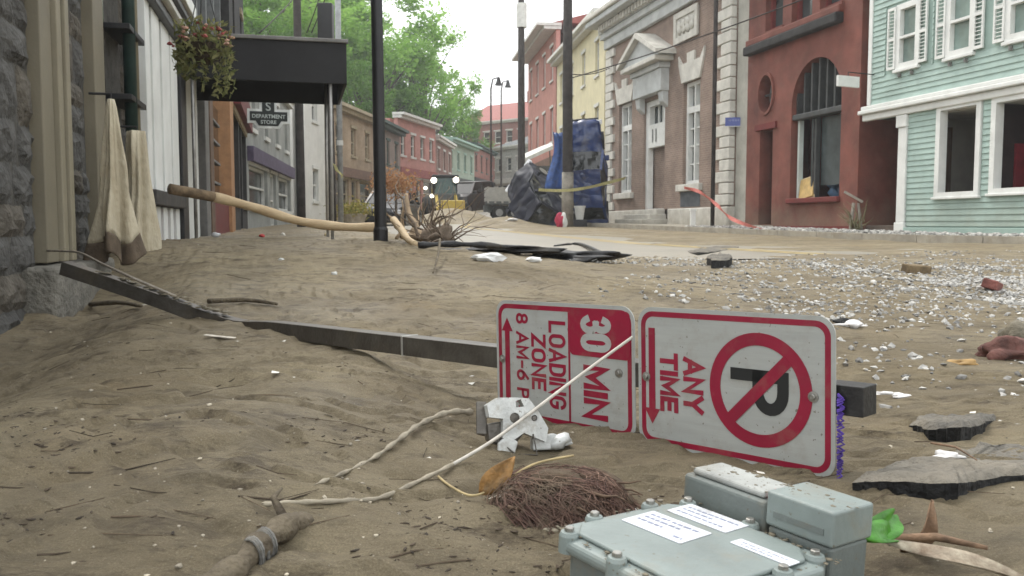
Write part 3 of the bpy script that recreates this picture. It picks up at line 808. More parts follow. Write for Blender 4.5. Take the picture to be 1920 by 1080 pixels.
# ------------------------------------------------------------------ right foreground: broken asphalt, plant bits
BLK = mat('asphalt_and_shade_black', (.014, .014, .014), .75, .5, 30, 1.0, 90)  # asphalt black; on the slab edges it also paints the undercut's shade
ATOP = mat('silted_asphalt', (.20, .178, .14), .85, .4, 6, 1.0, 70, col2=(.085, .08, .07), speck=.6)
def slab(label, poly_px, thick, tiltz=0.0, name='asphalt_slab', lift=.012, m=None, n=2, seed=1):
    pts = [gp(px, py) for px, py in poly_px]
    c = sum(pts, Vector()) / len(pts)
    rng = random.Random(seed); fine = []; N0 = len(pts)
    for i in range(N0):
        p, q = pts[i], pts[(i + 1) % N0]
        for k in range(10):
            w = p.lerp(q, k / 10); w += Vector((mnoise.noise(w * 9 + Vector((seed, 0, 0))), mnoise.noise(w * 9 + Vector((0, seed, 5))), 0)) * .016 + Vector((rng.uniform(-.004, .004), rng.uniform(-.004, .004), 0))
            fine.append(w)
    N = len(fine); b = MB(); rings = 9
    for r_i in range(rings + 1):
        f = 1 - r_i / (rings + .6)
        for p in fine:
            w = Vector((c.x + (p.x - c.x) * f, c.y + (p.y - c.y) * f, 0))
            nz = .012 * mnoise.noise(w * 7) + (.009 * mnoise.noise(w * 22) + .006 * mnoise.noise(w * 60)) * (.25 if r_i == 0 else 1)
            b.v.append((w.x - c.x, w.y - c.y, (p.z - c.z) * f + lift + tiltz * (w.y - c.y) + nz - (.012 if r_i == 0 else 0)))
    for r_i in range(rings):
        for i in range(N):
            j = (i + 1) % N; b.f.append((r_i * N + i, r_i * N + j, (r_i + 1) * N + j, (r_i + 1) * N + i))
    b.f.append(tuple(range(rings * N, (rings + 1) * N)))
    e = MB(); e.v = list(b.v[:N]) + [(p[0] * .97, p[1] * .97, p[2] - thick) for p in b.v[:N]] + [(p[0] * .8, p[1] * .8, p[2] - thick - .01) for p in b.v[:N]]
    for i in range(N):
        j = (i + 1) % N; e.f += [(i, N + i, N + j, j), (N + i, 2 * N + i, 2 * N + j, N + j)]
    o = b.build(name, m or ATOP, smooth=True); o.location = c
    e.build('broken_edge_shade', BLK, o)  # broken rim coloured near black to stand in for shadow under the slab
    return tag(o, label, 'asphalt slab', 'broken asphalt slabs in the silt')
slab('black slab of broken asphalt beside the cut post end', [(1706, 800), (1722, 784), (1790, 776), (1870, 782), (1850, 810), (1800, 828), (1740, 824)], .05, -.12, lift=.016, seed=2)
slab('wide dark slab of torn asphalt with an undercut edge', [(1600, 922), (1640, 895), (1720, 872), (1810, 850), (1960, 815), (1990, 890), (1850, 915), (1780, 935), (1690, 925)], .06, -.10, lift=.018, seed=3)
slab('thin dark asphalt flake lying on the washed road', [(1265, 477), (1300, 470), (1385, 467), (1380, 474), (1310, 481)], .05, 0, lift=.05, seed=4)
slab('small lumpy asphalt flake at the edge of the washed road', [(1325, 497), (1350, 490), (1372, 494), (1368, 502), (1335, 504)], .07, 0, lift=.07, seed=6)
GRN = mat('fresh_leaf', (.06, .22, .02), .4, .3, 30, .3, 60)
DRY = mat('dry_leaf', (.24, .15, .09), .8, .3, 25, .4, 70)
HUSK = mat('pale_husk', (.42, .37, .28), .75, .3, 40, .5, 90, col2=(.16, .11, .075), dirt=.6, dscale=20)
g0 = gp(1612, 1030)
leaf_thing('green_leaf', 'bright green leaf standing against the meter box', 'leaf', at_y(1606, 1010, 1.10), at_y(1678, 965, 1.16), .036, GRN, .18, Vector((.2, -1, .4)), 14, fold=.5)
leaf_thing('green_leaf', 'bright green leaf lying lowest beside the meter box', 'leaf', at_y(1606, 1005, 1.08), at_y(1672, 1022, 1.12), .032, GRN, .2, Vector((.2, -.7, .9)), 14, fold=.5)
leaf_thing('dead_leaf', 'upright shrivelled brown leaf right of the green leaves', 'leaf', gp(1690, 1035), at_y(1748, 938, 1.22), .032, DRY, .2, Vector((.2, -1, .1)), 14, fold=.45)
leaf_thing('plant_husk', 'long pale palm like husk lying below the brown leaf', 'plant husk', at_y(1640, 1010, 1.12), at_y(1985, 1115, 1.02), .024, HUSK, .04, Vector((.1, -.45, .9)), 14)
for i, (p0, p1, r, lab) in enumerate((((1650, 1052), (1850, 1070), .006, 'brown stalk under the long pale husk'), ((1745, 860), (1830, 905), .0022, 'thin pale twig across the torn asphalt slab'))):
    q0, q1 = gp(*p0), gp(*p1)
    tag(MB().tube([q0 + Vector((0, 0, .03)), (q0 + q1) / 2 + Vector((.01, .01, .035)), q1 + Vector((0, 0, .03))], [r, r, r * .5], 7).build('stalk', DRY, smooth=True), lab, 'stalk')
# ------------------------------------------------------------------ left side of the street
TL = -1.263
LROT = ANG + math.pi                    # local X points back towards the camera, local Y out into the street
def lpx(px, py=420): return fz(px, py, TL)[0]
def lz(px, py): return fz(px, py, TL)[1]
STONE = mat('granite_rubble', (.10, .097, .09), .9, .3, 9, .9, 26, col2=(.042, .04, .037), island=.0)
STONE2 = mat('granite_rubble_brown', (.12, .106, .085), .9, .3, 11, .9, 30, col2=(.05, .043, .034))
MORT = mat('old_mortar', (.085, .08, .07), .95, .25, 8, .8, 40)
TAN = mat('tan_paint', (.17, .15, .105), .6, .08, 3, .1, 60, dirt=.3)
TANL = mat('tan_trim_paint', (.225, .2, .14), .6, .08, 3, .1, 60, dirt=.2)
WHT = mat('white_paint', (.72, .73, .70), .55, .06, 3, .05, 60, dirt=.12)
WHTG = mat('pale_blind', (.60, .66, .62), .7, .06, 2)
DKG = mat('dark_glass', (.018, .021, .021), .12, .3, 2, spec=.6)
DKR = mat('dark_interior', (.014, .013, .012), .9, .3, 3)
BLKP = mat('black_paint', (.013, .013, .014), .42, .2, 6, .1, 60)
MAROON = mat('maroon_paint', (.13, .018, .02), .55, .15, 5, dirt=.2)
GPIPE = mat('green_pipe', (.022, .045, .04), .5, .2, 6, dirt=.2)

s_near, s_far = 2.2, lpx(275)
zb = -.35
nb = thing('stone_building', 'dark rubble stone building with tan pilasters beside the silt', 'building', W(s_far, TL, 0), LROT)
def lu(s, s0=s_far): return s0 - s
MB().box(0, lu(s_near), -5.0, -.06, zb, 4.2).build('mortar_wall', MORT, nb)
rng = random.Random(21)
variants = []
for k in range(10):
    b = MB(); nx, nz = 5, 4; g = []
    for j in range(nz + 1):
        for i in range(nx + 1):
            u, v = i / nx, j / nz
            e = min(u, 1 - u, v, 1 - v) * 4
            cu = min(1, e) ** .6
            x = (u - .5) * (1 - .10 * (1 - cu) * abs(v - .5) * 2) + (.03 * rng.uniform(-1, 1)); z = v - .5 + .05 * rng.uniform(-1, 1)
            b.v.append((x, .02 + cu * (.5 + rng.uniform(-.22, .25)), z))
    m_ = nx + 1
    for j in range(nz):
        for i in range(nx): b.f.append((j * m_ + i, j * m_ + i + 1, (j + 1) * m_ + i + 1, (j + 1) * m_ + i))
    per = [i for i in range(m_)] + [j * m_ + nx for j in range(1, nz + 1)] + [nz * m_ + i for i in range(nx - 1, -1, -1)] + [j * m_ for j in range(nz - 1, 0, -1)]
    o = len(b.v)
    for i in per: b.v.append((b.v[i][0], -.5, b.v[i][2]))
    n = len(per)
    for i in range(n):
        j = (i + 1) % n; b.f.append((per[i], o + i, o + j, per[j]))
    me = b.mesh('stone'); me.materials.append(STONE if k % 3 else STONE2); variants.append(me)
segs = [(s_near, lpx(86)), (lpx(127), lpx(183)), (lpx(249), s_far)]
for (a0, a1) in segs:
    z = zb
    while z < 4.1:
        hgt = rng.uniform(.13, .30); s = a0 - (rng.uniform(0, .25) if a0 == s_near else 0)
        while s < a1 - .02:
            w = rng.uniform(.18, .52)
            if s + w > a1 - .1: w = a1 - s
            o = link('stone', rng.choice(variants), None, nb)
            o.location = (lu(s + w / 2), -.06, z + hgt / 2)
            o.scale = (w * .965 * rng.choice((-1, 1)), rng.uniform(.035, .06), hgt * .98)
            o.rotation_euler = (0, R_(rng.uniform(-2, 2)), 0)
            s += w
        z += hgt
ztop = 4.2
def pil(p0, p1, y, z0, m, name='pilaster', bev=.006):
    return MB().box(lu(lpx(p1)), lu(lpx(p0)), -.2, y, z0, ztop).build(name, m, nb, bevel=bev)
zpl = lz(100, 492)
pil(86, 107, .005, zpl, TAN); pil(109, 117, .03, zpl, TANL, 'trim'); pil(119, 126, .045, zpl, TANL, 'trim')
b = MB().box(lu(lpx(183)) + .0, lu(lpx(62)), -.3, .10, zb, zpl - .012)
b.build('plinth', mat('plinth_stone', (.17, .16, .135), .9, .25, 8, .9, 30), nb, bevel=.03, seg=3)
pil(184, 203, .01, zb, TAN); 
MB().box(lu(lpx(222)), lu(lpx(206)), -.12, -.055, .6, ztop).build('window_pane', DKG, nb)
b = MB().tube([(lu(lpx(228)), .09, lz(228, 250)), (lu(lpx(228)), .09, ztop)], .045, 12); b.build('downpipe', GPIPE, nb, smooth=True)
b = MB().tube([(lu(lpx(242)), .07, lz(242, 250)), (lu(lpx(242)), .07, ztop)], .035, 12); b.build('downpipe', TANL, nb, smooth=True)
MB().box(lu(lpx(248)), lu(lpx(206)), -.02, .03, zb, .9).build('lower_panel', mat('dark_brown_wood', (.06, .045, .035), .8, .3, 6, .2, 40), nb, bevel=.01)
for zz in (lz(225, 190), lz(242, 85)): MB().box(lu(lpx(248)), lu(lpx(218)), -.05, .13, zz - .02, zz + .02).build('pipe_clamp', BLKP, nb, bevel=.004)

# two cloths hung out on the wall
CLOTH = mat('cream_cloth', (.50, .45, .34), .9, .2, 7, .7, 45, col2=(.33, .28, .19), stretch=(1, 1, .5))
MUDC = mat('mud_soaked_cloth', (.12, .09, .062), .9, .3, 8, .5, 120)
def cloth(label, px, ytop, ybot, tt, w_top, w_bot, folds, seed, mudfrac, lean=0.0):
    s0, z1 = fz(px, ytop, tt); z0 = fz(px, ybot, tt)[1]
    r = thing('hanging_cloth', label, 'cloth', W(s0, tt, z0), LROT, 'cream cloths hung on the stone wall')
    rng = random.Random(seed); ph = [rng.uniform(0, 6) for _ in range(4)]
    nu, nv = 72, 26
    def pt(u, v):           # u around, v from bottom to top
        w = w_top + (w_bot - w_top) * (1 - v) ** .75
        a = u * 2 * math.pi
        f = 1 + (.34 * math.sin(folds * a + ph[0] + 1.1 * v) + .2 * math.sin((2 * folds + 1) * a + ph[1] - 2 * v)) * (1 - v * .55)
        f *= 1 + .65 * mnoise.noise(Vector((2.2 * math.cos(a), 2.2 * math.sin(a) + seed, 2.4 * v))) * (1.1 - v)
        x = w * .5 * math.cos(a) * f + lean * (1 - v); y = w * .36 * math.sin(a) * f
        return (x, y, (z1 - z0) * v + .05 * math.sin(3 * a + ph[2]) * (1 - v) - .02 * math.cos(a) * (1 - v))
    def part(v0, v1, n, name, m):
        b = MB()
        for j in range(n + 1):
            for i in range(nu): b.v.append(pt(i / nu, v0 + (v1 - v0) * j / n))
        for j in range(n):
            for i in range(nu): k = (i + 1) % nu; b.f.append((j * nu + i, j * nu + k, (j + 1) * nu + k, (j + 1) * nu + i))
        o = b.build(name, m, r, smooth=True)
        so = o.modifiers.new('thick', 'SOLIDIFY'); so.thickness = .006
    part(mudfrac, 1, nv, 'fabric', CLOTH)
    if mudfrac > 0: part(0, mudfrac, 8, 'soaked_hem', MUDC)
    MB().tube([(0, -.12, z1 - z0 + .03), (0, 0, z1 - z0 + .03), (0, .0, z1 - z0 - .04)], .008, 8).build('hook', BLKP, r)
    return r
cloth('long cream cloth with a mud soaked hem hung on the stone wall', 208, 186, 480, TL + .2, .05, .27, 5, 3, .13, -.06)
cloth('shorter cream cloth hung next to the white shopfront', 256, 246, 480, TL + .18, .15, .23, 4, 8, 0.0, .02)

# white shopfront
sA, sB = s_far, lpx(334)
wf = thing('white_shopfront', 'narrow white shopfront with red lower panels and pale blinds', 'shopfront', W(sB, TL, 0), LROT)
def wu(px): return sB - lpx(px)
wl_ = sB - sA
zc = lz(325, 82)
zs, zk = lz(310, 362), lz(310, 392)
MB().box(0, wl_ - .004, -5, -.25, zb, 4.6).build('wall', mat('shop_wall', (.10, .09, .08), .9), wf)
for a0, a1 in ((276, 284), (288.5, 302), (306.5, 320), (323, 334)):
    MB().box(wu(a1), wu(a0), -.2, .03, zs, zc).build('mullion', WHT, wf, bevel=.006)
MB().box(.02, wl_ - .02, -.22, -.17, zs + .003, zc - .003).build('window_pane', WHTG, wf)
MB().box(.005, wl_ - .01, -.22, .09, zk + .02, zs - .004).build('sill', mat('sill_dark', (.06, .055, .05), .7, .2), wf, bevel=.01)
MB().box(.005, wl_ - .01, -.22, -.05, zb, zk).build('panel_back', MAROON, wf)
for a0, a1 in ((276, 283), (290, 298), (304, 311), (317, 322), (328, 334)):
    MB().box(wu(a1), wu(a0), -.049, .02, zb, zk + .015).build('panel_stile', WHT, wf, bevel=.005)
for i, (y0, y1, dz0, dz1, m_) in enumerate(((-.2, .10, 0, .10, BLKP), (-.2, .16, .105, .16, WHT), (-.2, .2, .165, .24, BLKP), (-.2, .24, .245, .38, WHT))):
    MB().box(-.02, wl_ - .012, y0, y1, zc + dz0, zc + dz1).build('cornice', m_, wf, bevel=.008)
MB().box(-.01, wl_ - .015, -.2, .14, zc + .385, 4.4).build('fascia', MAROON, wf)

# hanging flower basket
fb_c = at_y(382, 92, 7.2)
fb = thing('flower_basket', 'hanging basket of red and pink flowers with trailing greenery', 'flower basket', fb_c - Vector((0, 0, .12)))
MB().lathe([(.05, 0), (.11, .03), (.15, .10), (.16, .15), (.14, .15), (.1, .06)], 18).build('basket', mat('basket_fibre', (.06, .045, .03), .95, .4, 40, .6, 80), fb)
rng = random.Random(4)
for k in range(3):
    a = k * 2.09; MB().tube([(.15 * math.cos(a), .15 * math.sin(a), .15), (0, 0, .75)], .004, 5).build('chain', BLKP, fb)
MB().tube([(0, 0, .75), (0, 0, 1.1), (-.45, -.1, 1.12)], .008, 6).build('bracket', BLKP, fb)
def leaves(b, n, cfun, size, rng, elong=1.6):
    for i in range(n):
        c, d = cfun(rng)
        x = Vector((rng.gauss(0, 1), rng.gauss(0, 1), rng.gauss(0, 1))).normalized()
        if d is not None: x = (x * .7 + d).normalized()
        y = x.cross(Vector((rng.gauss(0, 1), rng.gauss(0, 1), rng.gauss(0, 1)))).normalized()
        l = size * rng.uniform(.6, 1.4) * elong / 2; w = size * rng.uniform(.6, 1.4) / 2
        b.add([c - x * l, c + y * w, c + x * l, c - y * w], [(0, 1, 2, 3)])
def fbf(rng):
    a = rng.uniform(0, 6.28); r = .23 * math.sqrt(rng.random()); z = .12 + rng.uniform(-.1, .26) * (1 - r)
    if rng.random() < .45:
        a = round(a * 2.2) / 2.2 + rng.gauss(0, .05); r = rng.uniform(.15, .24); z = .12 - rng.uniform(0, .36) * (1.0 if math.cos(a) > 0 else .6)
    return Vector((r * math.cos(a), r * math.sin(a), z)), Vector((0, 0, -.5))
b = MB(); leaves(b, 1000, fbf, .022, rng, 3.0)
stuff(b.build('foliage', leaf_mat('basket_leaf', (.11, .13, .05), (.25, .24, .11), .35), fb))
fl = MB(); fl2 = MB()
for i in range(46):
    a = rng.uniform(0, 6.28); r = .27 * math.sqrt(rng.random()); c = Vector((r * math.cos(a), r * math.sin(a), .30 - r * .5 + rng.uniform(-.04, .07)))
    (fl if i % 5 < 3 else fl2).blob(c, rng.uniform(.012, .024), i, .4, 1, (1.2, 1.2, .7))
stuff(fl.build('red_flowers', mat('red_flower', (.42, .10, .10), .7, .3, 30), fb))
stuff(fl2.build('pink_flowers', mat('pink_flower', (.55, .33, .25), .7, .3, 30), fb))

# dark building with the canopy
sC, sD = sB + .01, lpx(446)
db = thing('canopy_building', 'dark shop building behind the black canopy', 'building', W(sD, TL, 0), LROT)
def du(px): return sD - lpx(px)
dl = sD - sC
DKW = mat('charcoal_siding', (.035, .034, .034), .8, .3, 4, .2, 40)
MB().box(0, dl, -6, -.3, zb, 6.5).build('wall', DKW, db)
for p0, p1, m_, y in ((335, 341, BLKP, .06), (347, 352, BLKP, .02), (354, 378, WHT, -.02), (384, 391, mat('grey_column', (.17, .165, .155), .7), .04), (396, 402, mat('brown_wood', (.13, .08, .05), .7, .2, 6), .02), (430, 436, mat('orange_wood', (.36, .19, .09), .6, .15, 6), .06)):
    MB().box(du(p1), du(p0), -.3, y, .25, 3.0).build('shopfront_post', m_, db, bevel=.01)
MB().box(du(430), du(402), -.29, -.16, .85, 2.6).build('window_pane', DKG, db)
for py in (225, 262, 300, 340):
    z = lz(415, py); MB().box(du(429), du(403), -.16, -.12, z - .02, z + .02).build('glazing_bar', mat('grey_column', (.17, .165, .155)), db)
MB().box(du(446), du(402), -.29, .0, .2, .84).build('red_panel', MAROON, db, bevel=.01)
MB().box(du(446), du(437), -.29, .05, lz(442, 215), lz(442, 196)).build('lintel', mat('tan_board', (.36, .25, .15), .7), db)
for i in range(7):
    MB().box(i * dl / 7 + .2, i * dl / 7 + .55, -.29, -.2, 3.3, 5.6).build('upper_window', DKG, db)
    MB().box(i * dl / 7 + .62, i * dl / 7 + .78, -.29, -.1, 2.9, 6.3).build('shutter', mat('curtain_grey', (.16, .17, .17), .8), db)
# canopy
y_c = 10.28
cs0 = at_y(500, 420, y_c); sc0 = cs0.dot(DS)
t_end = at_y(652, 110, y_c).dot(DN)
cn = thing('canopy', 'black fabric canopy on thin poles reaching over the walk', 'canopy', W(sc0, TL, 0), ANG - math.pi / 2)
# local X across the walk, local Y along the street
cw = t_end - TL; z_b = at_y(500, 152, y_c).z; z_t = at_y(500, 74, y_c).z; cd = 1.85
FAB = mat('black_canvas', (.012, .012, .013), .75, .3, 3, .2, 120)
MB().box(-.26, cw, 0, .03, z_b, z_t).build('valance', FAB, cn, bevel=.008)
MB().box(-.26, cw, cd, cd + .03, z_b, z_t).build('valance', FAB, cn, bevel=.008)
MB().box(cw - .03, cw, .031, cd - .001, z_b, z_t).build('valance', FAB, cn)
b = MB().add([(0.02, .03, z_t - .02), (cw - .031, .03, z_t - .02), (cw - .031, cd, z_t - .02), (0.02, cd, z_t - .02), (.02, cd / 2, z_t - .01), (cw - .031, cd / 2, z_t - .01)], [(0, 1, 5, 4), (4, 5, 2, 3)])
b.build('roof_fabric', FAB, cn)
GAL = mat('galvanised_pole', (.34, .33, .31), .45, .15, 10, metal=.5)
MB().box(.0, cw + .02, -.03, .06, z_t, z_t + .045).build('edge_rail', mat('rail_grey', (.17, .165, .155), .6), cn, bevel=.01)
for (x, y) in ((cw - .19, .06), (cw - .19, cd - .06), (.12, .06)):
    p = W(sc0 + y, TL + x)
    MB().tube([(x, y, H(p.x, p.y) - .1), (x, y, z_t - .03)], .02, 10).build('pole', GAL, cn, smooth=True)
for y in (.4, 1.4): MB().box(.02, cw - .04, y, y + .03, z_t - .08, z_t - .05).build('frame_bar', GAL, cn)

# hanging shop sign beyond the canopy
sg = at_y(504, 214, 13.6)
hs = thing('hanging_shop_sign', 'black department store sign with white outline under the canopy', 'shop sign', sg, ANG - math.pi / 2 + R_(4))
k = 13.6 / FPX
def so(g):
    # outline offset by g in pixels round an inverted T with cut corners
    return [(-12 - g, 62), (-12 - g, 4 + g), (-34 - g, 4 + g), (-34 - g, -13 - g), (-24 - g * .7, -13 - g), (-18 - g * .6, -22 - g), (16 + g * .6, -22 - g), (22 + g * .7, -13 - g), (33 + g, -13 - g), (33 + g, 4 + g), (10 + g, 4 + g), (10 + g, 62)]
sc_ = lambda P: [(p[0] * k, p[1] * k) for p in P]
MB().prism(sc_(so(4.5)), -.03, .03).build('outline', mat('sign_white_edge', (.62, .64, .62), .6), hs)
MB().prism(sc_(so(0)), -.036, .036).build('board', mat('sign_black_board', (.02, .025, .024), .6), hs)
LET = mat('sign_letter', (.42, .46, .44), .6)
def sgn_text(t, size, x, z, sx=1):
    b = text_mb(t, size * k, .25 * k, .004, sx); b.v = [(v[0] + x * k, -.039 - v[2], v[1] + z * k) for v in b.v]; b.build('lettering', LET, hs)
sgn_text('DEPARTMENT', 9.5, -.5, -5, 1.0); sgn_text('STORE', 9, -1, -15.5, 1.05); sgn_text('S', 22, -1, 12.5); sgn_text("\u2019", 20, -1, 26); sgn_text("N", 20, -1, 42)
MB().tube([(0, 0, 60 * k), (0, 0, 1.1), (-.9, 0, 1.1)], .02, 8).build('bracket', BLKP, hs)

# peeled log leaning over the walk
PEEL = mat('peeled_wood', (.50, .39, .24), .7, .2, 5, .3, 40, col2=(.36, .26, .15), stretch=(1, 1, 3))
BARKT = mat('wood_bark_tip', (.17, .12, .07), .9, .3, 10, .5, 40)
lp = [at_y(318, 354, 7.6), at_y(400, 369, 7.9), at_y(470, 387, 8.2), at_y(560, 414, 8.5), at_y(640, 425, 8.7), at_y(706, 426, 8.8)]
pl_ = thing('peeled_log', 'long peeled pale log propped across the walk behind the black lamp post', 'log', lp[3])
b = MB().tube([p - lp[3] for p in smooth_pts(lp[1:])], [.044 + .005 * math.sin(i * .9) for i in range(len(smooth_pts(lp[1:])))], 12); b.build('peeled_trunk', PEEL, pl_, smooth=True)
b = MB().tube([p - lp[3] for p in smooth_pts(lp[:2])], .046, 12); b.build('bark_end', BARKT, pl_, smooth=True)
lp2 = [at_y(738, 412, 7.2), at_y(752, 430, 7.0), at_y(763, 447, 6.8), at_y(778, 458, 6.6)]
tag(MB().tube(smooth_pts(lp2), [.03] * 12 + [.026] * (len(smooth_pts(lp2)) - 12), 10).build('peeled_branch', PEEL, smooth=True), 'short bent peeled branch beside the black lamp post', 'branch')

# black lamp post at the kerb
bp0 = gp(714, 452)
lpst = thing('lamp_post', 'plain black lamp post standing in the silt by the peeled log', 'lamp post', bp0)
MB().tube([(0, 0, -.25), (0, 0, .06), (-.01, 0, 1.5), (-.035, 0, 4.2)], [.053, .049, .046, .04], 16).build('shaft', BLKP, lpst, smooth=True)
b = MB().lathe([(.058, -.05), (.058, .08), (.05, .10)], 16); b.build('collar', BLKP, lpst)
MB().lathe([(.05, 4.2), (.12, 4.3), (.15, 4.6), (.05, 4.75), (.01, 4.85)], 14, (-.035, 0, 0)).build('lantern', mat('lantern_glass', (.6, .6, .55), .3), lpst)
# ------------------------------------------------------------------ right side of the street
TR = 12.3
def rs(px, py=420): return fz(px, py, TR)[0]
def rz_(px, py): return fz(px, py, TR)[1]
BRK = brick_mat('bank_brick', (.255, .185, .148), (.215, .155, .125), (.30, .26, .22))
LIME = mat('limestone', (.58, .565, .51), .75, .12, 2.5, .25, 40, dirt=.2, tide=.7)
LIMEG = mat('grey_cornice_paint', (.50, .52, .51), .65, .12, 2.0, .1, 40)
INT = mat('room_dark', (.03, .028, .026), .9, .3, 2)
GLS = mat('window_glass', (.05, .062, .062), .1, .25, 1.2, spec=.7)
sBk1, sBk0 = rs(1137), rs(1369)          # far and near corners of the bank
bank = thing('bank_building', 'brown brick bank with white quoins, heavy cornice and pedimented door', 'building', W(sBk0, TR, 0), ANG)
def bu(px, py=300): return rs(px, py) - sBk0
bl = sBk1 - sBk0
g0 = float(Rd(sBk0)) + .05; g1 = float(Rd(sBk1)) + .05
zbs = rz_(1300, 390)                      # top of the base course
zco = rz_(1137, 96)                       # underside of the cornice
wins = []
def R4(pl, pr, yt, yb): # opening from pixels: left/right px (left is farther), top measured at middle
    pm = (pl + pr) / 2
    return bu(pr), bu(pl), rz_(pm, yb), rz_(pm, yt)
wL = R4(1160, 1184, 194, 362); wR = R4(1280, 1311, 152, 345); dO = R4(1206, 1246, 186, 392)
holes = [rect(*wL), rect(*wR), rect(*dO)]
holed(rect(0, bl, zbs, zco), holes, -.35, 0).build('brick_wall', BRK, bank)
MB().box(.01, bl - .01, -9, -.36, g0 - .5, zco + .8).build('rear_block', BRK, bank)
for (x0, x1, za, zb_) in (wL, wR):
    MB().box(x0 - .01, x1 + .01, -.345, -.30, za, zb_).build('window_pane', GLS, bank)
    fr = holed(rect(x0 + .002, x1 - .002, za + .002, zb_ - .002), [rect(x0 + .14, x0 + (x1 - x0) * .47, za + .12, za + (zb_ - za) * .70), rect(x0 + (x1 - x0) * .53, x1 - .14, za + .12, za + (zb_ - za) * .70), rect(x0 + .14, x0 + (x1 - x0) * .47, za + (zb_ - za) * .76, zb_ - .12), rect(x0 + (x1 - x0) * .53, x1 - .14, za + (zb_ - za) * .76, zb_ - .12)], -.29, -.12).build('window_frame', WHT, bank)
    for q in (.2, .38, .55):
        MB().box(x0 + .15, x1 - .15, -.28, -.2, za + (zb_ - za) * q - .025, za + (zb_ - za) * q + .025).build('glazing_bar', WHT, fr)
    MB().box(x0 - .25, x1 + .25, -.1, .14, za - .22, za).build('window_sill', LIME, bank, bevel=.02)
    # splayed lintel with stepped keystone
    xm = (x0 + x1) / 2; hh = .62
    MB().prism([(x0 - .05, zb_), (x1 + .05, zb_), (x1 + .3, zb_ + hh), (xm + .26, zb_ + hh), (xm + .28, zb_ + hh + .3), (xm - .28, zb_ + hh + .3), (xm - .26, zb_ + hh), (x0 - .3, zb_ + hh)], -.05, .07).build('lintel', LIME, bank, bevel=.015)
    MB().prism([(x1 + .3, zb_ + hh + .004), (x1 + .34, zb_ + hh + .3), (x1 + .06, zb_ + hh + .004)], -.05, .06).build('lintel_ear', LIME, bank)
    MB().prism([(x0 - .3, zb_ + hh + .004), (x0 - .06, zb_ + hh + .004), (x0 - .34, zb_ + hh + .3)], -.05, .06).build('lintel_ear', LIME, bank)
MB().box(wR[0] - .1, wR[1] + .1, -.1, .02, zbs + .05, wR[2] - .24).build('apron_panel', mat('slate_panel', (.09, .10, .11), .6, .2, 4), bank)
# door
x0, x1, za, zt_ = dO
dr = holed(rect(x0 + .002, x1 - .002, za, zt_ - .002), [rect(x0 + .22, x1 - .22, za + .02, za + (zt_ - za) * .57), rect(x0 + .35, x1 - .35, za + (zt_ - za) * .78, zt_ - .2)], -.3, -.1).build('door_surround', WHT, bank)
MB().box(x0 + .2, x1 - .2, -.33, -.31, za + (zt_ - za) * .76, zt_ - .1).build('transom_pane', GLS, bank)
for q in (.4, .6): MB().box(x0 + (x1 - x0) * q - .03, x0 + (x1 - x0) * q + .03, -.309, -.25, za + (zt_ - za) * .78, zt_ - .2).build('glazing_bar', WHT, dr)
MB().box(x0 + .2, x1 - .2, -.9, -.85, za, za + (zt_ - za) * .58).build('door', mat('white_door', (.55, .56, .54), .5), bank)
b = text_mb('11', .62, .02, .02); b.v = [((x0 + x1) / 2 + .18 - v[0], -.088, za + (zt_ - za) * .67 + v[1]) for v in b.v]; b.build('house_number', mat('grey_number', (.3, .31, .3), .6), dr)
for k in range(3): MB().box(x0 - .15 - .1 * k, x1 + .15 + .1 * k, .02, .35 + .3 * (2 - (2 - k)), g0 - .3, za - .02 - .17 * k).build('door_step', LIME, bank, bevel=.02)
# pediment hood on scrolled consoles
hx0, hx1 = x0 - .75, x1 + .75; hz = zt_ + .12
MB().box(hx0 + .45, hx1 - .45, -.05, .32, hz, hz + .75).build('hood_frieze', LIMEG, bank, bevel=.02)
MB().box(hx0 + .38, hx1 - .38, -.05, .42, hz + .755, hz + .95).build('hood_band', LIMEG, bank, bevel=.03)
MB().box(hx0 + .1, hx1 - .1, -.05, .68, hz + .955, hz + 1.12).build('hood_cornice', LIME, bank, bevel=.03)
xm = (hx0 + hx1) / 2
MB().prism([(hx0, hz + 1.125), (hx1, hz + 1.125), (xm, hz + 1.95)], -.05, .56).build('pediment', LIMEG, bank)
for sgn in (-1, 1):
    xe = hx0 if sgn < 0 else hx1
    MB().prism([(xe + sgn * .12, hz + 1.125), (xe + sgn * .12, hz + 1.28), (xm, hz + 2.14), (xm, hz + 1.96)], -.05, .76).build('raking_cornice', LIME, bank)
for xx in (hx0 + .5, hx1 - .85):
    MB().prism([(-.02, hz - .55), (.2, hz - .35), (.3, hz + .35), (.36, hz + .745), (-.02, hz + .745)], xx, xx + .35, 'yz').build('console', LIMEG, bank, bevel=.03)
# quoins
def quoins(xa, xb_, sgn, z0, z1, m, n):
    hgt = (z1 - z0) / n
    for k in range(n):
        w = (.62 if k % 2 else .92)
        a, c = (xa, xa + w) if sgn > 0 else (xa - w, xa)
        MB().box(a, c, -.1, .09, z0 + k * hgt + .012, z0 + (k + 1) * hgt - .012).build('quoin', m, bank, bevel=.02)
quoins(-.012, 0, 1, zbs + .03, zco - .05, LIME, 19); quoins(bl + .012, 0, -1, zbs + .03, zco - .05, LIME, 19)
MB().box(-.03, x0 - .55, -.5, .12, g0 - .6, zbs).build('base_course', LIME, bank, bevel=.03)
MB().box(x1 + .55, bl + .03, -.5, .12, g0 - .6, zbs).build('base_course', LIME, bank, bevel=.03)
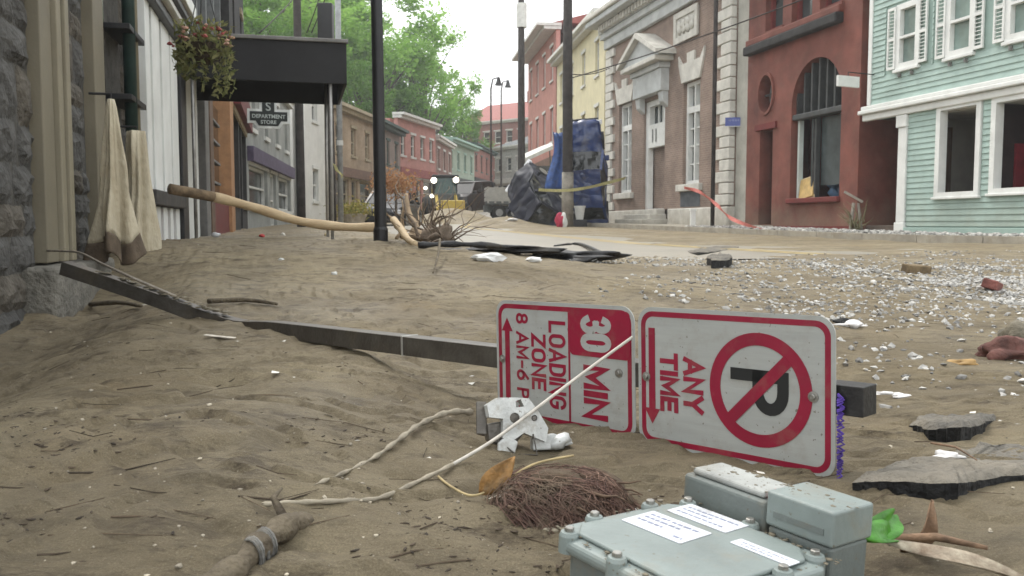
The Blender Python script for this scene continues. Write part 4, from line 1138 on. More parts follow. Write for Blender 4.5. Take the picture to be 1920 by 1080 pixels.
# cornice with dentils
MB().box(-.06, bl + .06, -.2, .16, zco, zco + .38).build('architrave', LIMEG, bank, bevel=.03)
MB().box(-.14, bl + .14, -.2, .3, zco + .383, zco + .62).build('bed_moulding', LIMEG, bank, bevel=.03)
n = int(bl / .3)
dm = MB().box(0, .16, .16, .52, zco + .64, zco + .86).mesh('dentil'); dm.materials.append(LIME)
for k in range(n):
    o = link('dentil', dm, None, bank); o.location = (.05 + k * .3, 0, 0)
MB().box(-.2, bl + .2, -.2, .34, zco + .625, zco + .88).build('dentil_back', LIMEG, bank)
MB().box(-.55, bl + .5, -.2, .82, zco + .885, zco + 1.1).build('corona', LIMEG, bank, bevel=.04)
MB().box(-.6, bl + .62, -.2, .92, zco + 1.105, zco + 1.3).build('cornice_cap', LIME, bank, bevel=.05)
MB().box(-.05, bl, -.4, -.05, zco + 1.305, zco + 2.2).build('parapet', LIME, bank)
# ornamental plaque
px0, px1, pz0, pz1 = R4(1266, 1307, 22, 74)
pq = MB().box(px0, px1, -.02, .06, pz0, pz1).build('plaque', LIME, bank, bevel=.02)
holed(rect(px0 - .05, px1 + .05, pz0 - .05, pz1 + .05), [rect(px0 + .14, px1 - .14, pz0 + .14, pz1 - .14)], .061, .11).build('plaque_rim', LIME, pq)
for i in range(4):
    for j in range(2):
        MB().blob((px0 + .35 + (px1 - px0 - .7) * i / 3, .08, pz0 + .38 + (pz1 - pz0 - .76) * j), .16, i + j * 7, .3, 2, (1, .35, 1)).build('rosette', LIME, pq, smooth=True)
# plain stucco strip between bank and red building
sRd0, sRd1 = rs(1606), rs(1397)
gs = thing('stucco_side_building', 'narrow grey stucco front squeezed between the bank and the red building', 'building', W(sRd1 + .015, TR, 0), ANG)
MB().box(0, sBk0 - sRd1 - .06, -6, -.12, g0 - .6, 9.0).build('wall', mat('stucco', (.42, .41, .36), .85, .12, 2, .2, 40, dirt=.2), gs)
MB().box(0, sBk0 - sRd1 - .06, -.12, .0, g0 - .6, g0 + .3).build('base', LIME, gs)
MB().box(0, sBk0 - sRd1 - .06, -6, 0, 9.0, 9.25).build('coping', LIMEG, gs)

# ------------------------------------------------------------------ red building
RED = mat('red_painted_brick', (.175, .058, .042), .75, .22, 1.2, .3, 30, dirt=.15, tide=.6)
REDD = mat('dark_red_trim', (.15, .026, .022), .7, .15, 2, .2, 30)
rd = thing('red_building', 'rust red building with arched shop window and small oval window', 'building', W(sRd0, TR, 0), ANG)
def ru(px, py=300): return rs(px, py) - sRd0
rl = sRd1 - sRd0
gr = float(Rd(sRd0)) - .3
ax0, ax1 = ru(1575), ru(1482); ax_m = (ax0 + ax1) / 2; ar = (ax1 - ax0) / 2
azs = rz_(1528, 370); azt = rz_(1530, 108); azk = azt - ar
arch = [(ax0, azs), (ax1, azs)] + [(ax_m + ar * math.cos(R_(a)), azk + ar * math.sin(R_(a))) for a in range(0, 181, 10)]
oc = (ru(1437, 176), rz_(1437, 176)); orx, orz = .36, .50
oval = [(oc[0] + orx * math.cos(R_(a)), oc[1] + orz * math.sin(R_(a))) for a in range(0, 360, 15)]
dx0, dx1 = ru(1448), ru(1424); dzt = rz_(1436, 243); dzb = float(Rd(sRd1)) + .2
ups = []
for pl_p, pr_p, yb in ((1430, 1462, 57), (1478, 1516, 42), (1530, 1571, 14)):
    ups.append((ru(pr_p), ru(pl_p), rz_((pl_p + pr_p) / 2, yb), rz_((pl_p + pr_p) / 2, yb) + 2.1))
holed(rect(0, rl, gr, 9.5), [arch, oval, rect(dx0, dx1, dzb, dzt)] + [rect(*u) for u in ups], -.35, 0).build('wall', RED, rd)
MB().box(.005, rl - .005, -8, -1.8, gr, 9.4).build('rear_block', REDD, rd)
MB().box(-.0, .3, -1.8, -.351, gr, 9.4).build('side_wall', RED, rd)
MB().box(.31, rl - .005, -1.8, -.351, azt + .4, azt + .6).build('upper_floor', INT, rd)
MB().box(rl - .25, rl - .01, -1.8, -.351, gr, 9.4).build('side_wall', RED, rd)
for (a, c, z0, z1) in ups:
    MB().box(a + .01, c - .01, -.3, -.26, z0 + .01, z1 - .01).build('upper_pane', GLS, rd)
    holed(rect(a, c, z0, z1), [rect(a + .1, c - .1, z0 + .1, z0 + 1.0), rect(a + .1, c - .1, z0 + 1.07, z1 - .1)], -.25, -.15).build('window_frame', REDD, rd)
    MB().box(a - .08, c + .08, -.15, .06, z0 - .1, z0 - .004).build('upper_sill', RED, rd)
zsl = rz_(1407, 98)
MB().box(ru(1577, 40) - .1, ru(1407, 100) + .05, -.02, .22, zsl - .12, zsl + .12).build('string_course', mat('soot_black_stone', (.03, .028, .028), .8, .3, 4), rd, bevel=.04)
MB().box(ru(1577, 40) - .1, ru(1407, 100) + .05, -.02, .14, zsl + .122, zsl + .3).build('string_course', RED, rd, bevel=.03)
# arch glazing: transom, mullions, broken lower panes
FRM = mat('dark_window_frame', (.055, .058, .058), .5, .2, 4)
ztr = rz_(1528, 212)
MB().box(ax0 + .002, ax1 - .002, -.3, -.02, ztr - .07, ztr + .07).build('transom_bar', FRM, rd, bevel=.02)
for q in (.0, .2, .36, .52, .68, .84, 1.0):
    x = ax0 + .06 + (ax1 - ax0 - .12) * q; zt2 = azk + math.sqrt(max(.0, ar ** 2 - (x - ax_m) ** 2))
    MB().box(x - .03, x + .03, -.28, -.12, ztr + .072, max(zt2, ztr + .15)).build('mullion', FRM, rd)
MB().box(ax0 + .01, ax1 - .01, -.345, -.32, ztr + .05, azt - .02).build('arch_pane', mat('grey_glass', (.10, .105, .10), .2, .3, 1.5), rd)
for x, m_ in ((ax0 + .06, WHTG), (ax1 - .1, WHTG), (ax0 + (ax1 - ax0) * .60, FRM), (ax0 + (ax1 - ax0) * .66, FRM)):
    MB().box(x - .04, x + .04, -.28, -.16, azs + .01, ztr - .075).build('lower_mullion', m_, rd)
MB().box(ax0 + .2, ax0 + (ax1 - ax0) * .58, -.33, -.31, azs + .3, ztr - .08).build('shop_pane', mat('cloudy_glass', (.07, .085, .085), .15, .3, 1.2), rd)
MB().box(ax0 - .05, ax1 + .05, -.34, .1, azs - .13, azs - .003).build('shop_sill', REDD, rd, bevel=.02)
MB().prism(rect(-.06, .06, 0, 0.0) if False else [(ax0 + .45, azs + .02), (ax0 + .56, azs + .02), (ax0 + .66, ztr - .1), (ax0 + .58, ztr - .1)], -.5, -.42).build('leaning_timber', mat('orange_timber', (.45, .24, .12), .6), rd)
ring = [(oc[0] + orx * 1.18 * math.cos(R_(a)), oc[1] + orz * 1.14 * math.sin(R_(a))) for a in range(0, 360, 15)]
holed(ring, [oval], .002, .05).build('oval_surround', RED, rd)
MB().box(oc[0] - .5, oc[0] + .5, -.33, -.3, oc[1] - .6, oc[1] + .6).build('oval_pane', mat('pale_sky_glass', (.25, .28, .28), .12, .4, 2), rd)
MB().box(oc[0] - .025, oc[0] + .025, -.299, -.2, oc[1] - .5, oc[1] + .5).build('oval_bar', FRM, rd); MB().box(oc[0] - .4, oc[0] + .4, -.199, -.15, oc[1] - .025, oc[1] + .025).build('oval_bar', FRM, rd)
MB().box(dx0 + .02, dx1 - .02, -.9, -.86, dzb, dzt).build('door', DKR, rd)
MB().box(dx0 + .05, dx0 + .16, -.85, -.7, dzb + .1, dzt - .3).build('door_edge', mat('grey_column', (.17, .165, .155)), rd)
MB().box(dx0 - .2, dx1 + .2, -.01, .06, dzt + .0, dzt + .16).build('door_head', REDD, rd)
MB().box(dx0 - .1, dx1 + .1, .01, .3, gr, dzb - .02).build('door_step', LIME, rd)
MB().box(-.02, dx0 - .25, .001, .05, gr, azs - .7).build('base_band', REDD, rd)
MB().box(-.06, rl + .02, -.3, .3, 9.5, 9.9).build('cornice', REDD, rd)
# things left in the broken shop window
bx = W(sRd0 + ax1 - .55, TR + .12, azs + .0)
tag_o = thing('picture_frame', 'yellow framed board leaning in the broken arched window', 'board', bx, ANG)
M_ = Matrix.Rotation(R_(12), 4, 'X') @ Matrix.Rotation(R_(9), 4, 'Y')
MB().box(-.3, .3, -.02, .02, .0, .52).xform(M_).build('board', mat('yellow_board', (.52, .36, .14), .6), tag_o, bevel=.01)
holed(rect(-.34, .34, -.04, .56), [rect(-.24, .24, .08, .46)], -.05, -.021).xform(M_).build('rim', mat('pale_wood', (.6, .48, .3), .6), tag_o)
bg = W(sRd0 + ax0 + .95, TR + .6, azs - .0)
b = MB()
for k in range(5): b.blob((.12 * math.sin(k * 2), .08 * math.cos(k * 3), .12 + .13 * k), .16 - .015 * k, k, .5, 2)
o = b.build('plastic_bundle', mat('blue_plastic', (.14, .26, .42), .4, .25, 8), smooth=True); o.location = bg
tag(o, 'crumpled blue plastic bundle inside the arched window', 'bundle')
# white blade sign
ws = at_y(1590, 153, rs(1590) * .9719 - TR * -.2355 if False else 19.2)
w_o = thing('blank_blade_sign', 'blank white rectangular sign hung on the red building', 'sign', ws, ANG)
MB().box(-.31, .31, -.03, .03, -.115, .115).xform(Matrix.Rotation(R_(-78), 4, 'Z')).build('board', WHT, w_o, bevel=.006)
MB().tube([(0, 0, .12), (.0, 0, .2), (.2, -1.0, .2)], .012, 6).build('bracket', BLKP, w_o)

# ------------------------------------------------------------------ mint green clapboard house
MINT = mat('mint_siding', (.345, .455, .41), .65, .1, 2, .1, 60, dirt=.1, tide=.5)
MINTD = mat('mint_trim', (.32, .43, .385), .65, .07, 3)
sG1, sG0 = rs(1622), 9.2                  # far edge of the jettied upper floor, near end beyond the frame
gh = thing('mint_house', 'mint green clapboard house with white shutters and empty shop windows', 'house', W(sG0, TR, 0), ANG)
def gu(px, py=300): return rs(px, py) - sG0
gl = sG1 - sG0; gb = gu(1697)
gz = float(Rd(sG0)); zj = rz_(1640, 222); ztopg = 7.6
upw = [(gu(1713), gu(1681), rz_(1697, 120), rz_(1697, 14)), (gu(1814), gu(1774), rz_(1794, 97), rz_(1794, -22)), (gu(1926), gu(1885), rz_(1905, 66), rz_(1905, -60))]
shw = [(gu(1832), gu(1764), rz_(1798, 360), rz_(1798, 202)), (gu(1985), gu(1868), rz_(1910, 352), rz_(1910, 186))]
def g_rect(o): return rect(o[0], o[1], o[2], o[3])
holed(rect(0, gl, zj, ztopg), [g_rect(o) for o in upw], -.3, 0).build('upper_wall', MINTD, gh)
holed(rect(0, gb, gz - .6, zj - .004), [g_rect(o) for o in shw], -.12, 0).build('lower_wall', MINTD, gh)
cl_me = MB().add([(0, .002, 0), (1, .002, 0), (1, .030, .004), (0, .030, .004), (0, .002, .125), (1, .002, .125), (1, .010, .125), (0, .010, .125)], [(0, 3, 2, 1), (4, 5, 6, 7), (0, 1, 5, 4), (1, 2, 6, 5), (2, 3, 7, 6), (3, 0, 4, 7)]).mesh('clapboard'); cl_me.materials.append(MINT)
def clap(x0, x1, z0, z1, ops, pitch=.112):
    z = z0
    while z < z1 - .02:
        cuts = [(x0, x1)]
        for (a, c, za, zb_) in ops:
            if z + pitch > za - .03 and z < zb_ + .03:
                nc = []
                for (p, q) in cuts:
                    if c + .09 <= p or a - .09 >= q: nc.append((p, q)); continue
                    if p < a - .09: nc.append((p, a - .09))
                    if q > c + .09: nc.append((c + .09, q))
                cuts = nc
        for (p, q) in cuts:
            if q - p > .03:
                o = link('clapboard', cl_me, None, gh); o.location = (p, random.uniform(0, .002), z); o.scale = (q - p, 1, 1)
                o.rotation_euler = (0, random.uniform(-.0008, .0008), 0)
        z += pitch
shs = []
for (a, c, z0, z1) in upw: shs += [(a - .36, c + .36, z0 - .05, z1 + .05)]
clap(0, gl - .12, zj + .3, ztopg, shs)
clap(0, gb - .10, gz + .28, zj - .02, [(a - .05, c + .05, z0 - .05, z1 + .05) for (a, c, z0, z1) in shw])
MB().box(0, gb, .002, .075, gz - .5, gz + .26).build('skirt_board', MINTD, gh, bevel=.01)
MB().box(gl - .12, gl, -.01, .05, zj + .3, ztopg).build('corner_board', WHT, gh, bevel=.01)
for (y, za, zb_) in ((.10, -.04, .10), (.18, .103, .19), (.13, .193, .28)):
    MB().box(-.01, gl + y * .8, -.02, y, zj + za, zj + zb_).build('band_moulding', WHT, gh, bevel=.02)
MB().box(gb - .1, gb + .22, -.25, .09, zj - .30, zj - .045).build('post_capital', WHT, gh, bevel=.02)
MB().box(gb - .09, gb + .17, -.2, .06, float(Rd(sG1)) + .32, zj - .302).build('corner_post', WHT, gh, bevel=.015)
MB().box(gb - .11, gb + .20, -.22, .08, float(Rd(sG1)) - .05, float(Rd(sG1)) + .318).build('post_base', WHT, gh, bevel=.015)
for (a, c, z0, z1) in upw:
    zm = (z0 + z1) / 2 - .02
    fr = holed(rect(a - .085, c + .085, z0 - .085, z1 + .085), [rect(a + .03, c - .03, z0 + .03, zm - .025), rect(a + .03, c - .03, zm + .025, z1 - .03)], -.06, .045).build('window_frame', WHT, gh)
    MB().box(a, c, -.10, -.065, z0, z1).build('window_pane', mat('mint_glass', (.22, .30, .27), .1, .2, 1.5, spec=.7), gh)
    MB().box(a - .12, c + .12, -.02, .09, z0 - .15, z0 - .087).build('window_sill', WHT, fr, bevel=.01)
    for (p, q) in ((a - .34, a - .09), (c + .09, c + .34)):
        sh = holed(rect(p, q, z0 - .06, z1 + .06), [rect(p + .04, q - .04, z0, zm - .03), rect(p + .04, q - .04, zm + .03, z1)], .034, .07).build('shutter', WHT, gh)
        for k in range(16):
            z = z0 + .02 + (z1 - z0 - .04) * k / 16
            MB().bar(((p + .04), .052, z + .03), (q - .04, .052, z + .03), .03, .008, (0, .5, .8)).build('louvre', WHT, sh)
    for xx in (a + .05, c - .1): MB().box(xx, xx + .03, .03, .1, z0 - .26, z0 - .18).build('bracket_stub', mat('grey_column', (.17, .165, .155)), gh)
for i, (a, c, z0, z1) in enumerate(shw):
    holed(rect(a - .11, c + .11, z0 - .08, z1 + .12), [rect(a + .006, c - .006, z0 + .006, z1 - .006)], -.122, .055).build('shop_window_frame', WHT, gh)
    MB().box(a - .15, c + .15, -.05, .09, z0 - .13, z0 - .082).build('shop_window_sill', WHT, gh, bevel=.01)
# room behind the empty windows
PLS = mat('room_plaster', (.38, .36, .31), .8, .1, 2)
MB().box(0, gb, -3.4, -3.3, gz - .3, zj).build('room_back_wall', PLS, gh)
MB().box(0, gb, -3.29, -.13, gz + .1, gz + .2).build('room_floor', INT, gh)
MB().box(0, gb, -3.29, -.13, zj - .12, zj - .02).build('room_ceiling', PLS, gh)
xw = (shw[0][0] + shw[1][1]) / 2
MB().box(gb - .1, gb - .02, -3.29, -.13, gz + .2, zj - .12).build('room_side_wall', PLS, gh)
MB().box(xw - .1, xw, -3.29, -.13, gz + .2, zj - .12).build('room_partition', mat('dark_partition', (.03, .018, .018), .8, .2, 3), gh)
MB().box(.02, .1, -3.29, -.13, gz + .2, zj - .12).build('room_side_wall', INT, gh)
MB().box(gb - .16, gb - .105, -.80, -.14, gz + .2, gz + 1.62).build('red_door', mat('red_door', (.20, .015, .025), .5), gh)
MB().box(gb - .18, gb - .105, -.98, -.83, gz + .2, zj - .3).build('door_jamb', mat('brown_wood', (.13, .08, .05)), gh)
MB().box(xw - .16, xw - .105, -.9, -.5, gz + .5, gz + 1.8).build('red_shelf', mat('red_door', (.20, .015, .025)), gh)
MB().box(0, gl, -8, -3.41, gz - .5, ztopg).build('rear_block', MINTD, gh)
MB().box(0, gl, -3.4, -.31, zj + .0, zj + .1).build('upper_floor', mat('dark_brown_wood', (.06, .045, .035)), gh)
MB().prism([(-8.2, ztopg), (.35, ztopg), (-4, ztopg + 2.6)], 0, gl, 'yz').build('roof', mat('slate_roof', (.08, .08, .085), .8), gh)
# recessed brown wall and step in the passage
pg = thing('passage_porch', 'dark brown recessed porch between the red building and mint house', 'porch', W(sG0 + gb + .25, TR + 2.6, 0), ANG)
BRN = mat('brown_wood_wall', (.075, .045, .036), .8, .25, 3, .2, 30)
pw = sRd0 - (sG0 + gb) - .3
npl = 8
for k in range(npl): MB().box(pw * k / npl + .004, pw * (k + 1) / npl - .004, -.1, random.uniform(-.012, .012), gz - .2, zj + .1).build('plank', BRN, pg)
MB().box(0, pw, .04, 2.4, gz - .2, gz + .3).build('step', mat('dirty_step', (.13, .10, .08), .85, .2, 4, .2), pg, bevel=.02)
# ------------------------------------------------------------------ houses farther up the street
def far_house(name, label, p0, p1, h, wall, cols, rows, win_m, trim, depth=9.0, roof=None, roof_h=0.0, cornice=.25, ww=.9, wh=1.35, shop=None, group=None, zoff=0.0):
    """p0 is the left end of the facade as seen from the street, p1 the right end"""
    p0, p1 = Vector((*p0, 0)), Vector((*p1, 0)); d = p0 - p1; L_ = d.length; a = math.atan2(d.y, d.x)
    gz_ = min(H(p0.x, p0.y), H(p1.x, p1.y)) - .5 + zoff
    r = thing(name, label, 'building', Vector((p1.x, p1.y, gz_)), a, group)
    # facade faces local +Y
    ops = []
    fh = (h - .6) / rows
    for j in range(rows):
        for i in range(cols):
            xm = L_ * (i + .5) / cols; z0 = .5 + fh * j + fh * .28
            if j == 0 and shop: continue
            ops.append((xm - ww / 2, xm + ww / 2, z0, z0 + min(wh, fh * .62)))
    if shop:
        ops += [(.35, L_ * .36, 1.1, .5 + fh * .8), (L_ * .42, L_ * .56, .52, .5 + fh * .8), (L_ * .62, L_ - .35, 1.1, .5 + fh * .8)]
    holed(rect(0, L_, 0, h), [rect(*o) for o in ops], -.25, 0).build('wall', wall, r)
    MB().box(0, L_, -depth, -.5, 0, h - .01).build('rear_block', wall, r)
    for (x0, x1, z0, z1) in ops:
        w = MB().box(x0 - .02, x1 + .02, -.24, -.2, z0 - .02, z1 + .02).build('window_pane', win_m, r)
        holed(rect(x0, x1, z0, z1), [rect(x0 + .08, x1 - .08, z0 + .08, (z0 + z1) / 2 - .03), rect(x0 + .08, x1 - .08, (z0 + z1) / 2 + .03, z1 - .08)], -.19, -.1).build('window_frame', trim, w)
        MB().box(x0 - .1, x1 + .1, -.05, .07, z0 - .12, z0 - .003).build('sill', trim, w)
        MB().box(x0 - .1, x1 + .1, -.05, .05, z1 + .003, z1 + .15).build('lintel', trim, w)
    if shop:
        MB().box(.1, L_ - .1, .005, .18, .5 + fh * .84, .5 + fh * 1.02).build('shop_fascia', shop, r)
    if cornice:
        MB().box(-.1, L_ + .1, -.3, cornice, h, h + .18).build('cornice', trim, r)
        MB().box(-.15, L_ + .15, -.3, cornice * 1.6, h + .183, h + .34).build('cornice', trim, r)
    if roof:
        z = h + (.345 if cornice else .004)
        MB().prism([(-depth, z), (.25, z), (-depth / 2, z + roof_h)], -.1, L_ + .1, 'yz').build('roof', roof, r)
    return r
GRYW = mat('grey_far_wall', (.30, .31, .29), .85, .15, 1.5); BEI = brick_mat('beige_brick', (.36, .27, .185), (.32, .235, .16), (.4, .34, .27))
GRN_T = mat('pale_green_trim', (.30, .44, .38), .7, .1); FARR = brick_mat('far_red_brick', (.26, .105, .085), (.23, .09, .075), (.33, .24, .2))
FARB = brick_mat('far_brown_brick', (.24, .135, .11), (.2, .115, .095), (.3, .23, .2)); PINK = mat('salmon_paint', (.44, .215, .18), .8, .1, 2)
YELW = mat('cream_yellow_paint', (.62, .57, .38), .8, .06, 2); SAGE = mat('sage_paint', (.28, .34, .27), .8, .1, 2)
TRM = mat('far_white_trim', (.62, .62, .58), .7, .1); SLT = mat('far_slate', (.11, .12, .12), .8, .2); RRF = mat('far_red_roof', (.30, .10, .085), .8, .15)
DGRN = mat('dark_green_trim', (.06, .10, .085), .7, .2); TANT = mat('tan_trim_far', (.38, .32, .22), .8)
def X_(px, Y): return (px - 960) / FPX * Y
far_house('brown_shop', 'narrow brown timber shop beyond the canopy with tan lintel', (X_(440, 17.6), 17.6), (X_(466, 23.6), 23.6), 6.6, DKW, 2, 2, DKG, TANT, 6, cornice=.1, ww=.7, shop=MAROON)
far_house('grey_house', 'grey plank house seen under the canopy with white trimmed windows', (X_(466, 24), 24), (X_(548, 34), 34), 5.0, GRYW, 4, 2, GLS, TRM, 8, None, 0, .15, .8, 1.3, mat('purple_shop_board', (.10, .08, .13), .7))
far_house('white_house', 'tall white house end between the dark street poles', (X_(575, 36.5), 36.5), (X_(612, 39.8), 39.8), 7.4, mat('far_white_wall', (.62, .61, .57), .8, .08, 1.0), 1, 2, GLS, TRM, 8, None, 0, .15)
far_house('beige_house', 'beige brick house with three tall upper windows and awning shop', (X_(622, 41), 41), (X_(703, 48), 48), 5.7, BEI, 3, 2, DKG, TANT, 9, SLT, 1.2, .3, .75, 1.35, mat('brown_shop_board', (.18, .11, .08), .7))
far_house('green_gabled_house', 'grey brick house with dark green cornice behind the lamp post', (X_(705, 48.2), 48.2), (X_(752, 54.5), 54.5), 5.5, mat('far_taupe_wall', (.26, .21, .18), .8, .12, 1.5), 3, 2, DKG, DGRN, 9, None, 0, .35, .7, 1.3, DGRN)
far_house('red_brick_house', 'red brick house with white coping beside the green corniced house', (X_(748, 55), 55), (X_(818, 62), 62), 6.5, PINK, 4, 2, GLS, TRM, 9, None, 0, .3, .8, 1.4, mat('red_shop_board', (.30, .08, .07), .7))
far_house('brown_brick_house', 'brown brick row house beyond the red brick house', (X_(818, 62.4), 62.4), (X_(848, 70), 70), 5.6, FARB, 3, 2, GLS, TRM, 9, None, 0, .25, .8, 1.4, BLKP)
far_house('sage_house', 'sage green house with pale green roof edge beyond the brown row house', (X_(840, 70.5), 70.5), (X_(890, 80), 80), 5.9, SAGE, 4, 2, GLS, GRN_T, 9, GRN_T, 1.0, .45, .8, 1.4, BLKP)
far_house('dark_brick_house', 'dark brick house with green gutter at the bend of the street', (X_(888, 80.5), 80.5), (X_(926, 92), 92), 6.0, FARR, 4, 2, DKG, DGRN, 9, SLT, .9, .3, .8, 1.4, BLKP)
far_house('grey_end_house', 'pale grey house closing the view where the street bends', (X_(928, 96), 96), (X_(1000, 90), 90), 6.6, mat('far_grey_stucco', (.42, .42, .40), .8), 4, 2, GLS, TRM, 9, SLT, 1.5, .2, .9, 1.4, TRM)
far_house('brick_end_house', 'broad red roofed brick house rising behind the pale grey house', (X_(862, 116), 116), (X_(1010, 108), 108), 10.5, FARR, 7, 3, DKG, TRM, 12, RRF, 3.0, .3, 1.0, 1.5)
MB_ch = MB().box(-.5, .5, -.5, .5, 0, 2.6); o = MB_ch.build('chimney', FARR, bpy.data.objects['brick_end_house']); o.location = (5.5, -6, 12.5)
pk = far_house('pink_house', 'salmon pink three storey house with deep white cornice past the yellow house', (X_(990, 61), 61), (X_(1041, 50.3), 50.3), 11.1, PINK, 4, 3, GLS, TRM, 10, RRF, 1.4, .7, .9, 1.9, mat('brown_shop_board', (.18, .11, .08)))
MB().box(.5, 1.3, -6, -5.2, 11.4, 14.2).build('chimney', FARR, pk)
yh = far_house('yellow_house', 'cream yellow house with white cornice beside the bank', (X_(1043, 50), 50), (X_(1131, 38.2), 38.2), 9.3, YELW, 4, 3, GLS, TRM, 10, RRF, 1.0, .35, .75, 1.5)
ch = MB().box(.6, 1.6, -5, -4.2, 9.5, 12.6).build('chimney', TRM, yh); MB().box(.5, 1.7, -5.1, -4.1, 12.61, 12.85).build('chimney_cap', FARR, ch)
# sagging metal awning on the pink house, green umbrella below it
aw = thing('sagging_awning', 'pale sheet metal awning sagging off the pink house', 'awning', at_y(1008, 282, 44), R_(0))
MB().add([(-.95, -.3, -.55), (.2, -.3, -.02), (.75, -.3, .22), (.75, 1.2, .5), (.2, 1.2, .3), (-.95, 1.2, -.2), (-.95, -.3, -.73), (.2, -.3, -.2), (.75, -.3, .04), (.75, 1.2, .4), (.2, 1.2, .2), (-.95, 1.2, -.35)],
         [(0, 1, 4, 5), (1, 2, 3, 4), (6, 11, 10, 7), (7, 10, 9, 8), (0, 6, 7, 1), (1, 7, 8, 2), (2, 8, 9, 3), (3, 9, 10, 4), (4, 10, 11, 5), (5, 11, 6, 0)]).build('sheet', TRM, aw)
MB().box(-.9, .7, .2, .3, -1.0, -.75).build('bracket_beam', SLT, aw)
for x in (-.85, .65): MB().bar((x, .25, -.74), (x, 1.2, .15 if x > 0 else -.4), .06, .06).build('bracket', SLT, aw)
um = thing('patio_umbrella', 'closed over dark green umbrella in the wreckage by the utility pole', 'umbrella', gp(986, 400) + Vector((0, 0, -.1)))
TEAL = mat('teal_canvas', (.012, .10, .085), .7, .2, 4)
MB().lathe([(.02, 2.7), (.5, 2.55), (.85, 2.1), (.9, 1.75), (.8, 1.78), (.3, 2.3)], 10).build('canopy', TEAL, um)
MB().tube([(0, 0, 0), (0, 0, 2.75)], .03, 8).build('mast', GAL, um)

# ------------------------------------------------------------------ utility poles, lamps, wires
PW = mat('dark_pole_wood', (.045, .038, .034), .85, .3, 5, .4, 30)
def pole(label, px, base_py, Y, w_px, h, base_col=None):
    b0 = at_y(px, base_py, Y); b0.z = H(b0.x, b0.y)
    r = thing('utility_pole', label, 'utility pole', b0, 0, 'dark utility poles along the street')
    rad = w_px / FPX * Y / 2
    MB().tube([(0, 0, -.4), (0, 0, 1.2), (-.02, 0, h * .5), (-.03, 0, h)], [rad * 1.12, rad * 1.08, rad, rad * .8], 14).build('shaft', PW, r, smooth=True)
    if base_col: MB().tube([(0, 0, -.1), (0, 0, 1.9)], [rad * 1.25, rad * 1.2], 14).build('base_wrap', base_col, r, smooth=True)
    return r
WRAP = mat('mud_wrap', (.26, .24, .2), .9, .3, 3, .3, 30)
pR = pole('thick dark utility pole beside the upended blue car', 1064, 413, 31.0, 18, 11, WRAP)
pR2 = pole('dark utility pole with a white transformer band beyond the upended car', 978, 388, 42.0, 13, 13)
MB().tube([(0, 0, 9.1), (0, 0, 10.2)], .24, 12).build('transformer_band', TRM, pR2)
pL = pole('dark utility pole seen through the canopy', 565, 400, 27.0, 15, 11)
pL2 = pole('dark utility pole beside the pale conduit pole', 622, 405, 24.0, 16, 6.0)
MB().box(-.28, .12, -.15, .15, 5.0, 6.0).build('equipment_box', BLKP, pL2, bevel=.03)
gy = thing('conduit_pole', 'pale grey conduit pole with striped tape beside the dark pole', 'pole', Vector((X_(640, 26), 26, H(X_(640, 26), 26))))
MB().tube([(0, 0, -.3), (0, 0, 9)], .085, 12).build('shaft', mat('pale_grey_metal', (.30, .31, .31), .5), gy, smooth=True)
MB().tube([(0, 0, 2.4), (0, 0, 2.55)], .1, 12).build('band', TRM, gy)
tp = thing('thin_lamp_pole', 'thin dark pole between bank and red building carrying a blue street sign', 'pole', W(rs(1368) + .0, TR - .55, float(Rd(rs(1368))) + .1))
MB().tube([(0, 0, -.1), (0, 0, 9.5)], .062, 10).build('shaft', PW, tp, smooth=True)
bs = at_y(1379, 228, tp.location.y - .12)
st = thing('street_sign', 'small blue street name sign on the thin dark pole', 'street sign', bs, R_(-6))
MB().box(-.29, .29, -.012, .012, -.14, .12).build('plate', mat('street_blue', (.10, .13, .36), .5, .1), st, bevel=.004)
for i, (x, w) in enumerate(((-.2, .08), (-.09, .05), (-.02, .06), (.06, .04), (.13, .07))):
    MB().box(x, x + w, -.016, -.0125, .01, .06).build('lettering', mat('faded_letter', (.22, .25, .45), .6), st)
MB().box(-.29, .29, -.016, -.0125, -.145, -.125).build('lower_edge', TRM, st)
for lab, px, Y, h in (('slim street lamp with bell shaped head beyond the loader', 921, 58, 9.0), ('short dark street lamp near the sage house', 772 + 168, 66, 9.8)):
    b0 = Vector((X_(px, Y), Y, H(X_(px, Y), Y)))
    r = thing('street_lamp', lab, 'street lamp', b0, 0, 'slim street lamps up the street')
    MB().tube([(0, 0, -.2), (0, 0, h - .7), (.12, 0, h - .1), (.45, 0, h)], [.07, .055, .05, .04], 10).build('post', PW, r, smooth=True)
    MB().lathe([(.05, .35), (.1, .25), (.16, 0), (.26, -.18), (.2, -.2)], 12, (.5, 0, h - .3)).build('lamp_head', BLKP, r)
def wire(label, a, b, sag=.25, r=.012):
    a, b = Vector(a), Vector(b); pts = []
    for k in range(15):
        u = k / 14; p = a.lerp(b, u); p.z -= sag * 4 * u * (1 - u); pts.append(p)
    tag(MB().tube(pts, r, 6).build('overhead_wire', PW, smooth=True), label, 'wire')
pt = pR.location
wire('overhead wire from the thick pole crossing the bank pediment', (pt.x, pt.y, at_y(1064, 148, 31).z), at_y(1560, -22, 21), .1, .018)
wire('lower overhead wire looping from the thick pole to the yellow house', (pt.x, pt.y, at_y(1064, 138, 31).z), at_y(1160, 118, 37), .2, .018)
wire('overhead wire rising left of the dark pole under the trees', at_y(486, 62, 20), at_y(560, -15, 27), .05, .015)
wire('overhead wire sloping up beside the equipment box', at_y(575, 62, 24), at_y(604, -20, 24), .03, .015)
wire('second overhead wire sloping up beside the equipment box', at_y(584, 62, 24.2), at_y(616, -20, 24.2), .03, .015)
